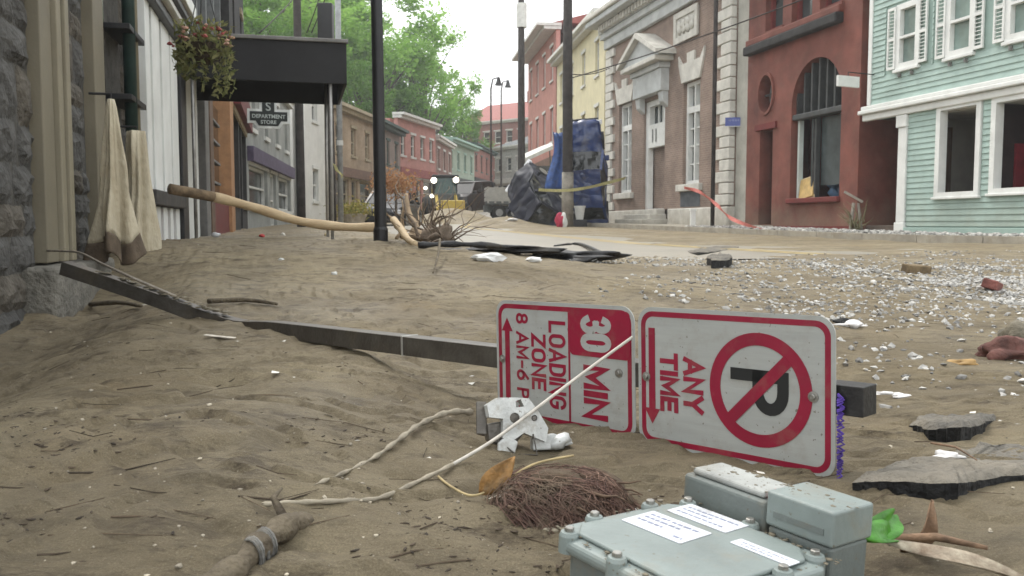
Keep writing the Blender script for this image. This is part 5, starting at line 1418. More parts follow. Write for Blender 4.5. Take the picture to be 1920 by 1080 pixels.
def tape(label, pts, w, m, name='barrier_tape'):
    b = MB(); P = smooth_pts([Vector(p) for p in pts], 8)
    for i, p in enumerate(P):
        tw = .25 * math.sin(i * .7)
        b.v += [(p.x - tw * w, p.y, p.z + w / 2), (p.x + tw * w, p.y, p.z - w / 2)]
        if i: b.f.append((2 * i - 2, 2 * i - 1, 2 * i + 1, 2 * i))
    o = b.build(name, m); so_ = o.modifiers.new('thick', 'SOLIDIFY'); so_.thickness = .003
    tag(o, label, 'barrier tape')
YT = mat('yellow_tape', (.42, .39, .17), .6, .2, 20); RT = mat('red_tape', (.55, .16, .13), .6, .2, 20)
tape('yellow barrier tape strung from the thick pole to the bank', [at_y(1010, 356, 30.8), at_y(1062, 357, 30.6), at_y(1110, 350, 31), at_y(1172, 334, 32.5)], .10, YT)
tape('yellow tape hanging from the pole by the canopy', [at_y(622, 304, 23.6), at_y(632, 318, 23.6), at_y(642, 331, 23.8)], .1, YT)
tape('red barrier tape falling from the bank window to the pavement', [at_y(1283, 352, 26.2), at_y(1312, 360, 25.5), at_y(1345, 385, 24.4), at_y(1372, 410, 23.2), at_y(1436, 434, 20.5)], .09, RT)
wp = thing('white_stake', 'short white stake holding the red tape by the bank', 'stake', W(rs(1370), TR - 1.2, float(Rd(rs(1370))) + .12))
MB().box(-.07, .07, -.07, .07, -.1, .46).build('stake', WHT, wp, bevel=.01); MB().box(-.09, .09, -.09, .09, .462, .52).build('stake_cap', WHT, wp)

# ------------------------------------------------------------------ vehicles
RUB = mat('tyre_rubber', (.018, .018, .018), .85, .2); RIMM = mat('wheel_rim', (.3, .3, .3), .4, .1, metal=.6)
LGT = mat('headlamp_glass', (.75, .76, .78), .15, .05)
def car(name, label, paint, L_=4.3, Wd=1.75, Hh=1.5, suv=False, cat='car'):
    r = thing(name, label, cat)
    sec = [(0, .62, .32, .62), (.12, .78, .25, .78), (.5, .86, .22, .90), (1.15, .88, .22, .98), (2.0, .88, .22, 1.0), (3.2, .88, .22, 1.0), (3.9, .86, .24, .98), (4.2, .80, .30, .92), (4.3, .70, .38, .8)]
    b = MB(); n = 0
    prof = lambda w, z0, z1: [(-w * .9, z0), (-w, z0 + .12), (-w, z0 + (z1 - z0) * .6), (-w * .93, z1 - .03), (-w * .8, z1), (0, z1 + .03), (w * .8, z1), (w * .93, z1 - .03), (w, z0 + (z1 - z0) * .6), (w, z0 + .12), (w * .9, z0), (0, z0)]
    kx = L_ / 4.3; kw = Wd / 1.76; kz = Hh / 1.5
    for (x, w, z0, z1) in sec:
        for (y, z) in prof(w * kw, z0, z1 * kz): b.v.append((x * kx, y, z))
    m_ = 12
    for i in range(len(sec) - 1):
        for j in range(m_): k = (j + 1) % m_; b.f.append((i * m_ + j, i * m_ + k, (i + 1) * m_ + k, (i + 1) * m_ + j))
    b.f.append(tuple(range(m_))); b.f.append(tuple(range((len(sec) - 1) * m_, len(sec) * m_))[::-1])
    b.build('body', paint, r, smooth=False, bevel=.02)
    xr = 4.15 if suv else 3.75
    xs = [(1.15, .80, 1.0), (1.85, .66, 1.5), (xr - .55 if not suv else xr - .2, .66, 1.5), (xr, .76, 1.0)]
    b = MB()
    for (x, w, z) in xs: b.v += [(x * kx, -w * kw, (z - .005) * kz), (x * kx, w * kw, (z - .005) * kz)]
    b.f += [(0, 1, 3, 2), (2, 3, 5, 4), (4, 5, 7, 6), (0, 2, 4, 6), (1, 7, 5, 3), (0, 6, 7, 1)]
    b.build('glazing', DKG, r, bevel=.02)
    b = MB()
    x0, x1 = xs[1][0] * kx - .04, xs[2][0] * kx + .04
    b.box(x0, x1, -.64 * kw, .64 * kw, 1.49 * kz, 1.54 * kz).build('roof', paint, r, bevel=.03)
    for sy in (-1, 1):
        for (A, B) in ((0, 1), (3, 2)):
            MB().bar((xs[A][0] * kx, sy * (xs[A][1] + .012) * kw, 1.0 * kz), (xs[B][0] * kx, sy * (xs[B][1] + .005) * kw, 1.5 * kz), .09, .05).build('pillar', paint, r)
        xm = (xs[0][0] + xs[3][0]) / 2 * kx
        MB().bar((xm, sy * .79 * kw, 1.0 * kz), (xm, sy * .665 * kw, 1.5 * kz), .1, .05).build('pillar', paint, r)
        MB().box(.03, .2, sy * .66 * kw - .16, sy * .66 * kw + .16, .56 * kz, .72 * kz).build('headlight', LGT, r, bevel=.02)
        MB().box(4.2 * kx, 4.33 * kx, sy * .66 * kw - .1, sy * .66 * kw + .1, .62 * kz, .84 * kz).build('tail_light', mat('tail_red', (.3, .01, .01), .3), r, bevel=.02)
        MB().box(1.35 * kx, 1.55 * kx, sy * .98 * kw - .08, sy * .98 * kw + .08, 1.0 * kz, 1.13 * kz).build('wing_mirror', paint, r, bevel=.02)
        for xw_ in (.82, 3.45):
            w = MB().cyl((xw_ * kx, sy * (.70 * kw), .33), (xw_ * kx, sy * (.90 * kw), .33), .33, 20).build('wheel', RUB, r, bevel=.02)
            MB().cyl((xw_ * kx, sy * (.895 * kw), .33), (xw_ * kx, sy * (.905 * kw), .33), .2, 14).build('rim', RIMM, w)
    MB().box(-.06, .16, -.72 * kw, .72 * kw, .28, .48).build('bumper', BLKP, r, bevel=.03)
    MB().box(4.18 * kx, 4.38 * kx, -.74 * kw, .74 * kw, .32, .52).build('bumper', BLKP, r, bevel=.03)
    MB().box(-.02, .09, -.4 * kw, .4 * kw, .5 * kz, .66 * kz).build('grille', BLKP, r)
    return r
BLUE = mat('blue_car_paint', (.010, .032, .13), .25, .3, 2, spec=.6, dirt=.3)
DKCAR = mat('charcoal_car_paint', (.045, .04, .042), .4, .2, 3, dirt=.45)
# blue car standing on its tail against the bank corner, roof towards the camera
bc = car('blue_car', 'wrecked blue car standing on its tail against the bank corner', BLUE, 4.2, 1.4, 1.4)
g = at_y(1094, 412, 33.0); gz1 = H(g.x, g.y)
Mx = Matrix.Translation((g.x, g.y + .2, gz1 - .35)) @ Matrix.Rotation(R_(-6), 4, 'Z') @ Matrix(((0, 1, 0, 0), (0, 0, -1, 0), (-1, 0, 0, 4.3), (0, 0, 0, 1))) @ Matrix.Rotation(R_(7), 4, 'Y') @ Matrix.Rotation(R_(4), 4, 'Z')
bc.matrix_world = Mx
bc2 = car('crushed_car', 'crushed dark blue car tipped up left of the thick utility pole', mat('dark_blue_paint', (.005, .007, .02), .6, .2, 3, dirt=.08), 4.0, 1.7, 1.45)
g = at_y(1030, 400, 33.5); gz2 = H(g.x, g.y)
bc2.matrix_world = Matrix.Translation((g.x - .75, g.y + 1.3, gz2 + 1.75)) @ Matrix.Rotation(R_(-62), 4, 'Z') @ Matrix.Rotation(R_(38), 4, 'Y') @ Matrix.Rotation(R_(70), 4, 'X')
# the flood crumpled both bodies
ctx = bpy.data.textures.new('crumple', 'CLOUDS'); ctx.noise_scale = 1.0; ctx.noise_depth = 2
for root_ in (bc, bc2):
    for ch_ in root_.children:
        if ch_.name.split('.')[0] in ('body', 'roof', 'glazing', 'bumper'):
            ch_.modifiers.clear()
            q_ = ch_.modifiers.new('dense', 'SUBSURF'); q_.subdivision_type = 'SIMPLE'; q_.levels = q_.render_levels = 4
            q_ = ch_.modifiers.new('dent', 'DISPLACE'); q_.texture = ctx; q_.strength = .34; q_.mid_level = .55; q_.texture_coords = 'GLOBAL'
# torn blue tarpaulin over it
trp = MB(); T0 = at_y(1047, 250, 32.2)
for i in range(9):
    for j in range(13):
        u, v = i / 8 - .5, j / 12
        w = .25 + .42 * v
        trp.v.append((T0.x + u * w * 1.6 + .10 * math.sin(v * 5) + .14 * v, T0.y + .12 * math.sin(i * 1.9 + v * 2) - .2 * v, T0.z - v * 2.1 + .1 * abs(u)))
for i in range(8):
    for j in range(12): k = i * 13 + j; trp.f.append((k, k + 13, k + 14, k + 1))
o = trp.build('tarpaulin', mat('blue_tarp', (.03, .085, .27), .4, .3, 6), smooth=True); sm = o.modifiers.new('thick', 'SOLIDIFY'); sm.thickness = .01
tag(o, 'torn blue tarpaulin draped behind the thick utility pole', 'tarpaulin')
suv = car('dark_suv', 'charcoal sport utility car left askew in the street', DKCAR, 4.7, 1.9, 1.8, True)
g = Vector((X_(872, 50), 50, 0)); g.z = H(g.x, g.y)
suv.matrix_world = Matrix.Translation((g.x - .9, g.y - 1.5, g.z + .15)) @ Matrix.Rotation(R_(66), 4, 'Z') @ Matrix.Rotation(R_(-4), 4, 'Y')
# stake bed truck
tr = thing('stake_truck', 'pale stake bed truck parked behind the debris heap', 'truck', Vector((X_(912, 47), 47, H(X_(912, 47), 47))), R_(4))
PALE = mat('pale_truck_bed', (.40, .39, .36), .6, .12, 4, dirt=.3)
MB().box(0, 3.2, 0, 2.0, .85, 1.0).build('bed_floor', SLT, tr)
for k in range(9): MB().box(.05 + k * .38, .15 + k * .38, -.05, -.0, .9, 1.78).build('stake', PALE, tr)
for z in (1.02, 1.28, 1.54):
    MB().box(0, 3.2, .0, .04, z, z + .2).build('side_board', PALE, tr); MB().box(0, 3.2, 1.96, 2.0, z, z + .2).build('side_board', PALE, tr); MB().box(-.04, 0.0, 0, 2.0, z, z + .2).build('end_board', PALE, tr)
cb = MB().prism([(3.3, .5), (5.2, .5), (5.2, 1.25), (4.7, 1.4), (4.3, 2.1), (3.3, 2.15)], .1, 1.9).build('cab', TRM, tr, bevel=.05)
MB().prism([(3.55, 1.35), (4.5, 1.35), (4.22, 1.98), (3.55, 2.0)], .08, .095).build('cab_window', DKG, cb)
for (x, y) in ((.7, .15), (1.5, .15), (4.4, .15), (.7, 1.85), (4.4, 1.85)):
    w = MB().cyl((x, y - .12, .4), (x, y + .12, .4), .4, 18).build('wheel', RUB, tr, bevel=.02); MB().cyl((x, y - .13, .4), (x, y - .121, .4), .2, 12).build('rim', RIMM, w)
MB().box(-.1, 5.1, .4, 1.6, .45, .8).build('chassis', SLT, tr)
# yellow wheel loader facing the camera, lamps lit
ly = 45.0; lx = X_(838, ly)
ld = thing('wheel_loader', 'yellow wheel loader with lit work lamps clearing the street', 'loader', Vector((lx, ly, H(lx, ly))), R_(8))
LYE = mat('loader_yellow', (.45, .32, .04), .5, .15, 4, dirt=.75)
MB().box(-.75, .75, .6, 3.4, .75, 1.35).build('chassis', SLT, ld, bevel=.05)
MB().box(-.6, .6, 2.2, 3.6, 1.36, 1.75).build('engine_hood', LYE, ld, bevel=.08)
MB().prism([(.7, 1.36), (2.1, 1.36), (2.1, 2.2), (.85, 2.2)], -.55, .55, 'yz').build('cab_glass', mat('cab_glass', (.05, .10, .085), .1, .2), ld)
MB().box(-.68, .68, .7, 2.25, 2.21, 2.32).build('cab_roof', BLKP, ld, bevel=.03)
for x in (-.57, .57):
    for y in (.75, 2.08): MB().box(x - .04, x + .04, y, y + .08, 1.36, 2.21).build('cab_post', BLKP, ld)
for x in (-.9, .9):
    for y in (.75, 2.9):
        w = MB().cyl((x - .22, y, .6), (x + .22, y, .6), .6, 20).build('wheel', RUB, ld, bevel=.05); MB().cyl((x - .23, y, .6), (x + .23, y, .6), .28, 14).build('rim', LYE, w)
    MB().bar((x * .55, .9, 1.3), (x * .55, -.9, .45), .14, .25).build('lift_arm', LYE, ld)
MB().prism([(-.7, .0), (-1.5, .05), (-1.35, .25), (-.95, .35), (-.85, .95), (-.7, .98)], -.35, .85, 'yz').build('bucket', LYE, ld, bevel=.02)
LAMP = mat('lit_work_lamp', (1.0, .93, .75), .3, .02, 5, emit=4.0)
for (x, z, r_) in ((-.62, 2.02, .15), (.52, 2.05, .15), (-.72, 1.22, .10), (-1.05, 1.62, .09)):
    h = MB().cyl((x, .62, z), (x, .5, z), r_ * 1.25, 16).build('lamp_housing', BLKP, ld); MB().cyl((x, .498, z), (x, .46, z), r_, 16).build('lamp_lens', LAMP, h, bevel=.02)

# ------------------------------------------------------------------ trees
BARK = mat('tree_bark', (.11, .09, .07), .9, .3, 6, .5, 20)
LF = [leaf_mat('spring_leaf', (.19, .36, .065), (.30, .50, .11), .55), leaf_mat('deep_leaf', (.11, .235, .045), (.18, .33, .07), .5)]
def tree_mesh(seed, n_cl, n_leaf, h, rx, lsz, lacy=False):
    rng = random.Random(seed); tb = MB(); lb = MB()
    tb.tube([(0, 0, -1), (0.1, 0, h * .2), (.3 * rng.uniform(-1, 1), .2, h * .45), (0, 0, h * .75)], [h * .024, h * .02, h * .014, h * .005], 10)
    cl = []
    for i in range(n_cl):
        for _ in range(40):
            a = rng.uniform(0, 6.283); u = rng.uniform(-1, 1); r = rng.random() ** (.4)
            c = Vector((rx * r * math.cos(a) * math.sqrt(1 - u * u), rx * r * math.sin(a) * math.sqrt(1 - u * u), h * .63 + h * .37 * r * u))
            if c.z > h * .18: break
        cl.append((c, rng.uniform(.55, 1.25) * rx * (.17 if lacy else .23)))
        if i % 2 == 0:
            m0 = Vector((0, 0, max(h * .2, c.z * .55))); m1 = m0.lerp(c, .5) + Vector((rng.uniform(-.4, .4), rng.uniform(-.4, .4), .3))
            tb.tube([m0, m1, c], [h * .007, h * .004, h * .0012], 5, False)
    for i in range(n_leaf):
        c, rr = rng.choice(cl)
        v = Vector((rng.gauss(0, 1), rng.gauss(0, 1), rng.gauss(0, .8))); v = v.normalized() * rr * rng.random() ** .45
        p = c + v; x = Vector((rng.gauss(0, 1), rng.gauss(0, 1), rng.gauss(0, .6))).normalized(); y = x.cross(Vector((rng.gauss(0, .5), rng.gauss(0, .5), 1))).normalized()
        l = lsz * rng.uniform(.5, 1.2); w = l * rng.uniform(.4, .7)
        lb.add([p - x * l, p + y * w, p + x * l, p - y * w], [(0, 1, 2, 3)])
    return tb.mesh('trunk'), lb.mesh('crown')
forms = [tree_mesh(1, 60, 15000, 15, 5.2, .20), tree_mesh(2, 70, 17000, 16, 5.6, .20), tree_mesh(3, 46, 6500, 15, 5.4, .18, True)]
for f in forms:
    f[0].materials.append(BARK)
crowns = {}
def tree(label, px, Y, top_py, form, lm, wid=1.0):
    x = X_(px, Y); z0 = H(x, Y)
    top = at_y(px, top_py, Y).z; h0 = (15, 16, 15)[form]; sc = (top - z0) / h0
    r = thing('tree', label, 'tree', (x, Y, z0), random.uniform(0, 6), 'trees on the slope behind the left row')
    r.scale = (sc * wid, sc * wid, sc)
    link('trunk', forms[form][0], None, r)
    key = (form, lm)
    if key not in crowns:
        m_ = forms[form][1].copy(); m_.materials.append(LF[lm]); crowns[key] = m_
    link('crown', crowns[key], None, r)
tree('broad spring green tree rising behind the beige brick house', 690, 78, -60, 1, 0, 1.0)
tree('spring green tree above the black canopy', 560, 72, -90, 0, 0, 1.1)
tree('spring green tree above the canopy beside the charcoal shutters', 480, 64, -120, 1, 0, 1.1)
tree('bright green tree between the two dark poles on the slope', 625, 92, -40, 0, 0, 1.05)
tree('thin lacy tree leaning out over the red brick house', 800, 82, 20, 2, 0, .80)
tree('deep green tree behind the green corniced house', 735, 92, 45, 0, 1, .85)
tree('low deep green tree behind the red brick house', 800, 98, 130, 1, 1, .9)
tree('small tree over the brown brick row house', 858, 104, 182, 0, 1, .9)
tree('deep green tree behind the grey plank house', 520, 58, 40, 1, 1, .8)
tree('deep green tree behind the beige brick house and conduit pole', 660, 66, 110, 1, 1, .8)
tree('small deep green tree behind the green corniced house and lamp post', 752, 80, 150, 1, 1, .75)
# ------------------------------------------------------------------ gravel, pebbles, crumbs (nobody could count them)
def scatter(name, n, pos, rfun, m, label, cat, squash=(1, 1, .65), sub=1, nvar=14, seed=1, sink=.3, rough=.35):
    rng = np.random.RandomState(seed)
    vv = []; ff = []
    for k in range(nvar):
        b = MB().blob((0, 0, 0), 1.0, k + seed * 31, rough, sub, squash)
        vv.append(np.array(b.v)); ff.append(np.array(b.f))
    P = pos(rng, n); n = len(P)
    Z = Hn(P[:, 0], P[:, 1]) + CZ - .5
    R = rfun(rng, n); A = rng.rand(n) * 6.283; T = rng.randint(0, nvar, n)
    V = []; F = []; o = 0
    for i in range(n):
        v = vv[T[i]] * R[i]; c, s_ = math.cos(A[i]), math.sin(A[i])
        V.append(np.stack([v[:, 0] * c - v[:, 1] * s_ + P[i, 0], v[:, 0] * s_ + v[:, 1] * c + P[i, 1], v[:, 2] + Z[i] + (P[i, 2] if P.shape[1] > 2 else 0) + R[i] * sink], -1)); F.append(ff[T[i]] + o); o += len(v)
    V = np.concatenate(V); F = np.concatenate(F)
    me = bpy.data.meshes.new(name); me.from_pydata(V.tolist(), [], F.tolist()); me.update()
    o_ = link(name, me, m)
    stuff(o_); return tag(o_, label, cat)
GRV = mat('crushed_stone', (.36, .35, .325), .8, .2, 30, island=.6)
GRV2 = mat('tan_pebble', (.34, .30, .23), .85, .2, 30, island=.45)
CRM = mat('rotted_crumb', (.055, .040, .026), .9, .3, 40, island=.5)
def st(P): return np.stack([DS.x * P[:, 0] + DN.x * P[:, 1], DS.y * P[:, 0] + DN.y * P[:, 1]], -1)
def gravel_pos(rng, n):
    S = 1.6 + 6.4 * rng.rand(n * 12); T = 1.3 + 7 * rng.rand(n * 12)
    P = st(np.stack([S, T], -1)); X, Y = P[:, 0], P[:, 1]
    core = np.exp(-((S - 4.5) / 1.4) ** 2) * ss(2.2, 3.4, T)
    d = core * np.clip(.55 + 2.2 * fbm(X * .9 + 3, Y * .9, 3), .1, 1.6) + .10 * ss(1.3, 2.2, T) * np.clip(.3 + 3 * fbm(X * 1.6, Y * 1.6 + 7, 3), 0, 1)
    return P[rng.rand(len(d)) < d][:n]
scatter('gravel', 26000, gravel_pos, lambda r, n: .004 + .013 * r.rand(n) ** 2.3, GRV, 'pale crushed gravel washed out over the road edge', 'gravel', (1.15, .85, .7), 1, seed=2, rough=.6, sink=.15)
def gravel_far(rng, n):
    S = 7 + 3.2 * rng.rand(n * 3); T = 1.9 + 3.4 * rng.rand(n * 3); P = st(np.stack([S, T], -1))
    return P[rng.rand(len(P)) < np.clip(.2 + 1.6 * fbm(P[:, 0] * .8, P[:, 1] * .8, 3), 0, 1)][:n]
scatter('road_pebbles', 1200, gravel_far, lambda r, n: .008 + .016 * r.rand(n) ** 2, GRV2, 'scattered tan pebbles along the edge of the washed road', 'pebbles', seed=4)
def pav_pos(rng, n):
    P = st(np.stack([9 + 14 * rng.rand(n), 10.5 + 1.65 * rng.rand(n)], -1))
    z = Rd(DS.x * P[:, 0] + DS.y * P[:, 1]) + .14 - (Hn(P[:, 0], P[:, 1]))
    return np.concatenate([P, z[:, None]], 1)
scatter('pavement_rubble', 3800, pav_pos, lambda r, n: .012 + .04 * r.rand(n) ** 3, GRV, 'pale rubble strewn along the pavement below the red and mint houses', 'rubble', seed=6)
def near_pos(rng, n):
    u = rng.rand(n * 3); Y = 1.0 * (9.0 / 1.0) ** u; X = Y * (-.62 + 1.25 * rng.rand(n * 3))
    return np.stack([X, Y], -1)[:n]
scatter('silt_pebbles', 1800, near_pos, lambda r, n: .0012 + .0045 * r.rand(n) ** 6, GRV2, 'tiny pebbles sprinkled over the grey brown silt', 'pebbles', seed=8)
def drift_pos(rng, n):
    u = rng.rand(n * 14); Y = .95 * (7.5 / .95) ** u; X = Y * (-.62 + 1.0 * rng.rand(n * 14))
    d = np.clip((fbm(X * 2.3 + 40, Y * 4.0, 4) - .1) * 3, 0, 1) + .03
    return np.stack([X, Y], -1)[rng.rand(len(d)) < d][:n]
scatter('leaf_crumbs', 3000, drift_pos, lambda r, n: .0009 + .0045 * r.rand(n) ** 3, CRM, 'dark rotted leaf crumbs caught in drifts on the silt', 'leaf litter', (2.0, .6, .35), 1, seed=9, sink=.05)
# short twigs in the silt
rng = random.Random(12); b = MB()
for i in range(230):
    Y = .95 * (8 / .95) ** rng.random(); X = Y * rng.uniform(-.6, .55); L_ = rng.uniform(.02, .10) * (1 if Y < 3 else 1.8); a = rng.gauss(0.1, .6)
    p = [Vector((X + math.cos(a) * L_ * (k - 1), Y + math.sin(a) * L_ * (k - 1) + rng.uniform(-.006, .006), 0)) for k in range(3)]
    for q in p: q.z = H(q.x, q.y) + .001
    b.tube(p, [rng.uniform(.0006, .0017)] * 2 + [.0005], 4, False)
o = stuff(b.build('twig_litter', mat('twig_brown', (.085, .062, .04), .9, .3, 30, island=.5))); tag(o, 'short dark twigs littered over the silt', 'twigs')
# pale litter flecks
rng = random.Random(14); b = MB()
for i in range(60):
    Y = 1.3 * (9 / 1.3) ** rng.random(); X = Y * rng.uniform(-.45, .6); z = H(X, Y) + .004; s_ = rng.uniform(.003, .012); a = rng.uniform(0, 6)
    b.add([(X + s_ * math.cos(a + k * 1.57) * (1 + .5 * (k % 2)), Y + s_ * math.sin(a + k * 1.57), z + rng.uniform(0, s_ * .8)) for k in range(4)], [(0, 1, 2, 3)])
o = stuff(b.build('litter_flecks', mat('pale_litter', (.6, .58, .52), .7, .1, island=.25))); tag(o, 'pale scraps of litter flecking the silt', 'litter')

# ------------------------------------------------------------------ single loose things
def lump(name, label, cat, px, py, r, m, sq=(1, 1, .7), seed=1, rough=.3, sub=3, group=None, smooth=True, lift=.35):
    p = gp(px, py); b = MB().blob((0, 0, 0), r, seed, rough, sub, sq); o = b.build(name, m, smooth=smooth); o.location = p + Vector((0, 0, r * sq[2] * lift)); return tag(o, label, cat, group)
def brick(label, px, py, m, rz, tilt=5, sz=(.2, .095, .065)):
    p = gp(px, py); o = MB().box(-sz[0] / 2, sz[0] / 2, -sz[1] / 2, sz[1] / 2, -sz[2] / 2, sz[2] / 2).build('brick', m, bevel=.008); o.location = p + Vector((0, 0, .03)); o.rotation_euler = (R_(tilt), R_(tilt * .7), R_(rz)); return tag(o, label, 'brick')
BRO = mat('loose_brown_brick', (.17, .125, .07), .9, .25, 12, .5, 60); BRR = mat('loose_red_brick', (.22, .085, .07), .9, .25, 12, .5, 60)
brick('loose brown brick on the gravel by the yellow road line', 1718, 512, BRO, 15, 6)
brick('dark red brick tipped in the gravel', 1860, 545, BRR, 50, 14, (.16, .09, .06))
lump('rag', 'muddy dark red rag heaped on the gravel', 'rag', 1885, 672, .085, mat('red_rag', (.15, .068, .055), .9, .3, 12, .6, 60), (1.3, .9, .6), 4, .5)
lump('rock', 'grey brown rock beside the red rag', 'rock', 1925, 655, .10, mat('mud_rock', (.17, .15, .11), .9, .3, 12, .7, 40), (1, .8, .9), 6, .4)
lump('orange_peel', 'orange scrap on the gravel by the red rag', 'scrap', 1808, 684, .03, mat('orange_scrap', (.38, .24, .09), .6, .2, 20), (1.6, .8, .5), 3, .4)
for i, (px, py, r, lab) in enumerate(((1600, 612, .04, 'white torn plastic beside the no parking sign corner'), (1770, 868, .018, 'white crumpled tissue on the torn asphalt slab'), (1655, 742, .02, 'small white stone below the dark slab edge'), (1690, 745, .016, 'pale pebble pair near the cut post end'), (1160, 962, .014, 'pale stone fragment tucked behind the meter box'))):
    lump('litter', lab, 'litter', px, py, r, mat('white_plastic_scrap', (.66, .64, .62), .5, .12, 30), (1.5, .8, .45), 20 + i, .55)
lump('asphalt_lump', 'black lump beside the white torn plastic', 'asphalt', 1585, 607, .035, BLK, (1.4, .8, .5), 9, .4)
# paper strip and stick on the left silt
p = gp(412, 635); o = MB().prism(rrect(-.06, .06, -.010, .010, .004, 3), 0, .002, 'xy').build('paper_strip', mat('dirty_paper', (.55, .50, .42), .8, .2, 30, dirt=.5)); o.location = p + Vector((0, 0, .006)); o.rotation_euler = (.05, .06, -.25); tag(o, 'pale dirty paper strip lying before the fallen post', 'paper')
for i, (a, c, r, lab) in enumerate((((390, 570), (520, 576), .013, 'grey stick lying behind the bent post'), ((170, 578), (265, 580), .014, 'dark stick at the foot of the stone plinth'), ((825, 478), (812, 515), .009, 'thin stick leaning below the black pipe'))):
    q0, q1 = gp(*a), gp(*c); q0.z += r; q1.z += r
    if i == 2: q0.z += .1
    tag(MB().tube(smooth_pts([q0, q0.lerp(q1, .5) + Vector((.01, .02, .012)), q1], 4), [r, r * .95, r * .9, r, r * .8, r * .8, r * .7, r * .6, r * .5], 8).build('stick', LOG, smooth=True), lab, 'stick')

# black pipe and plastic heap on the edge of the silt
PIP = mat('black_plastic', (.016, .016, .017), .5, .3, 8, .4, 30, dirt=.25)
q = [gp(785, 468), gp(850, 470), gp(940, 474), gp(1040, 480), gp(1150, 488)]
for k, p in enumerate(q): p.z += .025 + (.02 if k in (1, 2) else 0)
tag(MB().tube(smooth_pts(q, 5), [.022 + .007 * math.sin(i * 1.7) for i in range(21)], 10).build('black_pipe', PIP, smooth=True), 'long crushed black pipe lying along the edge of the silt', 'pipe')
for i, (px, py, r, sq, lab) in enumerate(((935, 472, .17, (1.7, .7, .16), 'low black plastic mound over the middle of the pipe'), (1060, 485, .2, (1.7, .8, .2), 'larger black plastic mound at the end of the pipe'))):
    lump('plastic_sheet', lab, 'plastic sheet', px, py, r, PIP, sq, 40 + i, .8, 4)
q = [gp(1040, 470), gp(1085, 468), gp(1140, 487)]
for k, p in enumerate(q): p.z += (.06, .09, .03)[k]
tag(MB().tube(smooth_pts(q, 5), .022, 8).build('black_hose', PIP, smooth=True), 'black hose arched over the larger plastic mound', 'hose')
for i, (px, py, r, lab) in enumerate(((915, 487, .07, 'white foam chunk in front of the long black pipe'), (1018, 474, .09, 'pale foam box lid stuck in the plastic heap'), (1000, 489, .04, 'small foam crumb before the plastic heap'), (1100, 489, .05, 'foam shard beside the black hose end'))):
    lump('foam_chunk', lab, 'foam', px, py, r, mat('white_foam', (.66, .66, .64), .7, .08, 20), (1.5, .8, .5), 60 + i, .4, 2, 'white foam chunks by the pipe', False)

# uprooted shrub and driftwood at the kerb
DRF = mat('driftwood', (.17, .13, .095), .9, .3, 8, .5, 40); DRL = mat('pale_driftwood', (.34, .25, .16), .85, .25, 8, .4, 40)
def gy_(px, Y): return Vector((X_(px, Y), Y, H(X_(px, Y), Y)))
def branchy(name, label, cat, px, py, n, L_, spread, r, m, seed, up=.3, group=None, core=None, Y=None):
    rng = random.Random(seed); p0 = gy_(px, Y) if Y else gp(px, py); R_o = thing(name, label, cat, p0, 0, group); b = MB()
    for i in range(n):
        a = rng.uniform(0, 6.283); d = Vector((math.cos(a) * spread, math.sin(a) * spread, up + rng.uniform(-.3, .9))).normalized(); p = Vector((rng.uniform(-.1, .1), rng.uniform(-.1, .1), .02)); pts = [p]; l = L_ * rng.uniform(.5, 1.1)
        for k in range(6):
            d = (d + Vector((rng.uniform(-.5, .5), rng.uniform(-.5, .5), rng.uniform(-.4, .3)))).normalized(); pts.append(pts[-1] + d * l / 6)
        rr = r * rng.uniform(.4, 1.0); MB().tube(pts, [rr, rr * .9, rr * .75, rr * .6, rr * .45, rr * .3, rr * .1], 6).build('branch', m, R_o, smooth=True)
    if core: MB().blob((0, 0, .08), core, seed, .5, 3, (1.2, 1, .8)).build('root_clump', DRF, R_o, smooth=True)
    return R_o
branchy('uprooted_shrub', 'uprooted shrub with tangled brown roots at the kerb by the black pipe', 'shrub', 826, 452, 46, .55, .9, .010, DRF, 3, .5, core=.10, Y=7.0)
branchy('dead_branch', 'dead forked branch standing behind the uprooted shrub', 'branch', 800, 446, 7, 1.0, .35, .018, DRF, 6, 1.6, Y=7.6)
sq0 = gy_(786, 8.2)
st_p = [sq0, sq0 + Vector((-.04, .1, .14)), sq0 + Vector((-.12, .2, .28)), sq0 + Vector((-.15, .3, .46))]
tag(MB().tube(smooth_pts(st_p, 5), [.04, .04, .036, .04, .034, .034, .034, .034, .03, .03, .028, .028, .025, .02, .018, .014], 10).build('driftwood_stump', DRL, smooth=True), 'pale twisted driftwood stump behind the lamp post', 'driftwood')
wbk = lump('wood_block', 'tan split wood block at the foot of the driftwood stump', 'wood', 782, 470, .075, DRL, (1.3, .9, .8), 11, .45); wbk.location = gy_(780, 8.0) + Vector((0, 0, .05))
branchy('dead_branch', 'bare spreading branch by the driftwood stump', 'branch', 762, 430, 9, .9, .8, .02, DRL, 16, .9, Y=8.6)
for i, (px, py, L_, a, r, lab) in enumerate(((940, 404, 1.6, .1, .06, 'long driftwood trunk atop the street debris heap'), (965, 400, 1.4, .6, .05, 'driftwood limb tilted across the street debris heap'), (985, 407, 1.2, -.3, .045, 'broken limb at the front of the street debris heap'), (925, 400, 1.0, -.7, .05, 'short thick limb left in the street debris heap'), (1000, 398, 1.3, .9, .05, 'grey limb leaning toward the crushed car'))):
    p = gp(px, py); d = Vector((math.cos(a), math.sin(a) * .6, .12)); P = [p - d * L_ / 2 + Vector((0, 0, .1)), p + Vector((0, 0, .22)), p + d * L_ / 2 + Vector((0, 0, .2))]
    tag(MB().tube(smooth_pts(P, 5), [r * (1 - .05 * k) for k in range(11)], 8).build('driftwood_limb', DRF, smooth=True), lab, 'driftwood', 'driftwood in the debris heap')
branchy('brush_heap', 'brush heap in the road before the stake truck', 'brush', 955, 406, 40, 1.1, 1.0, .03, DRF, 23, .25, core=.3)
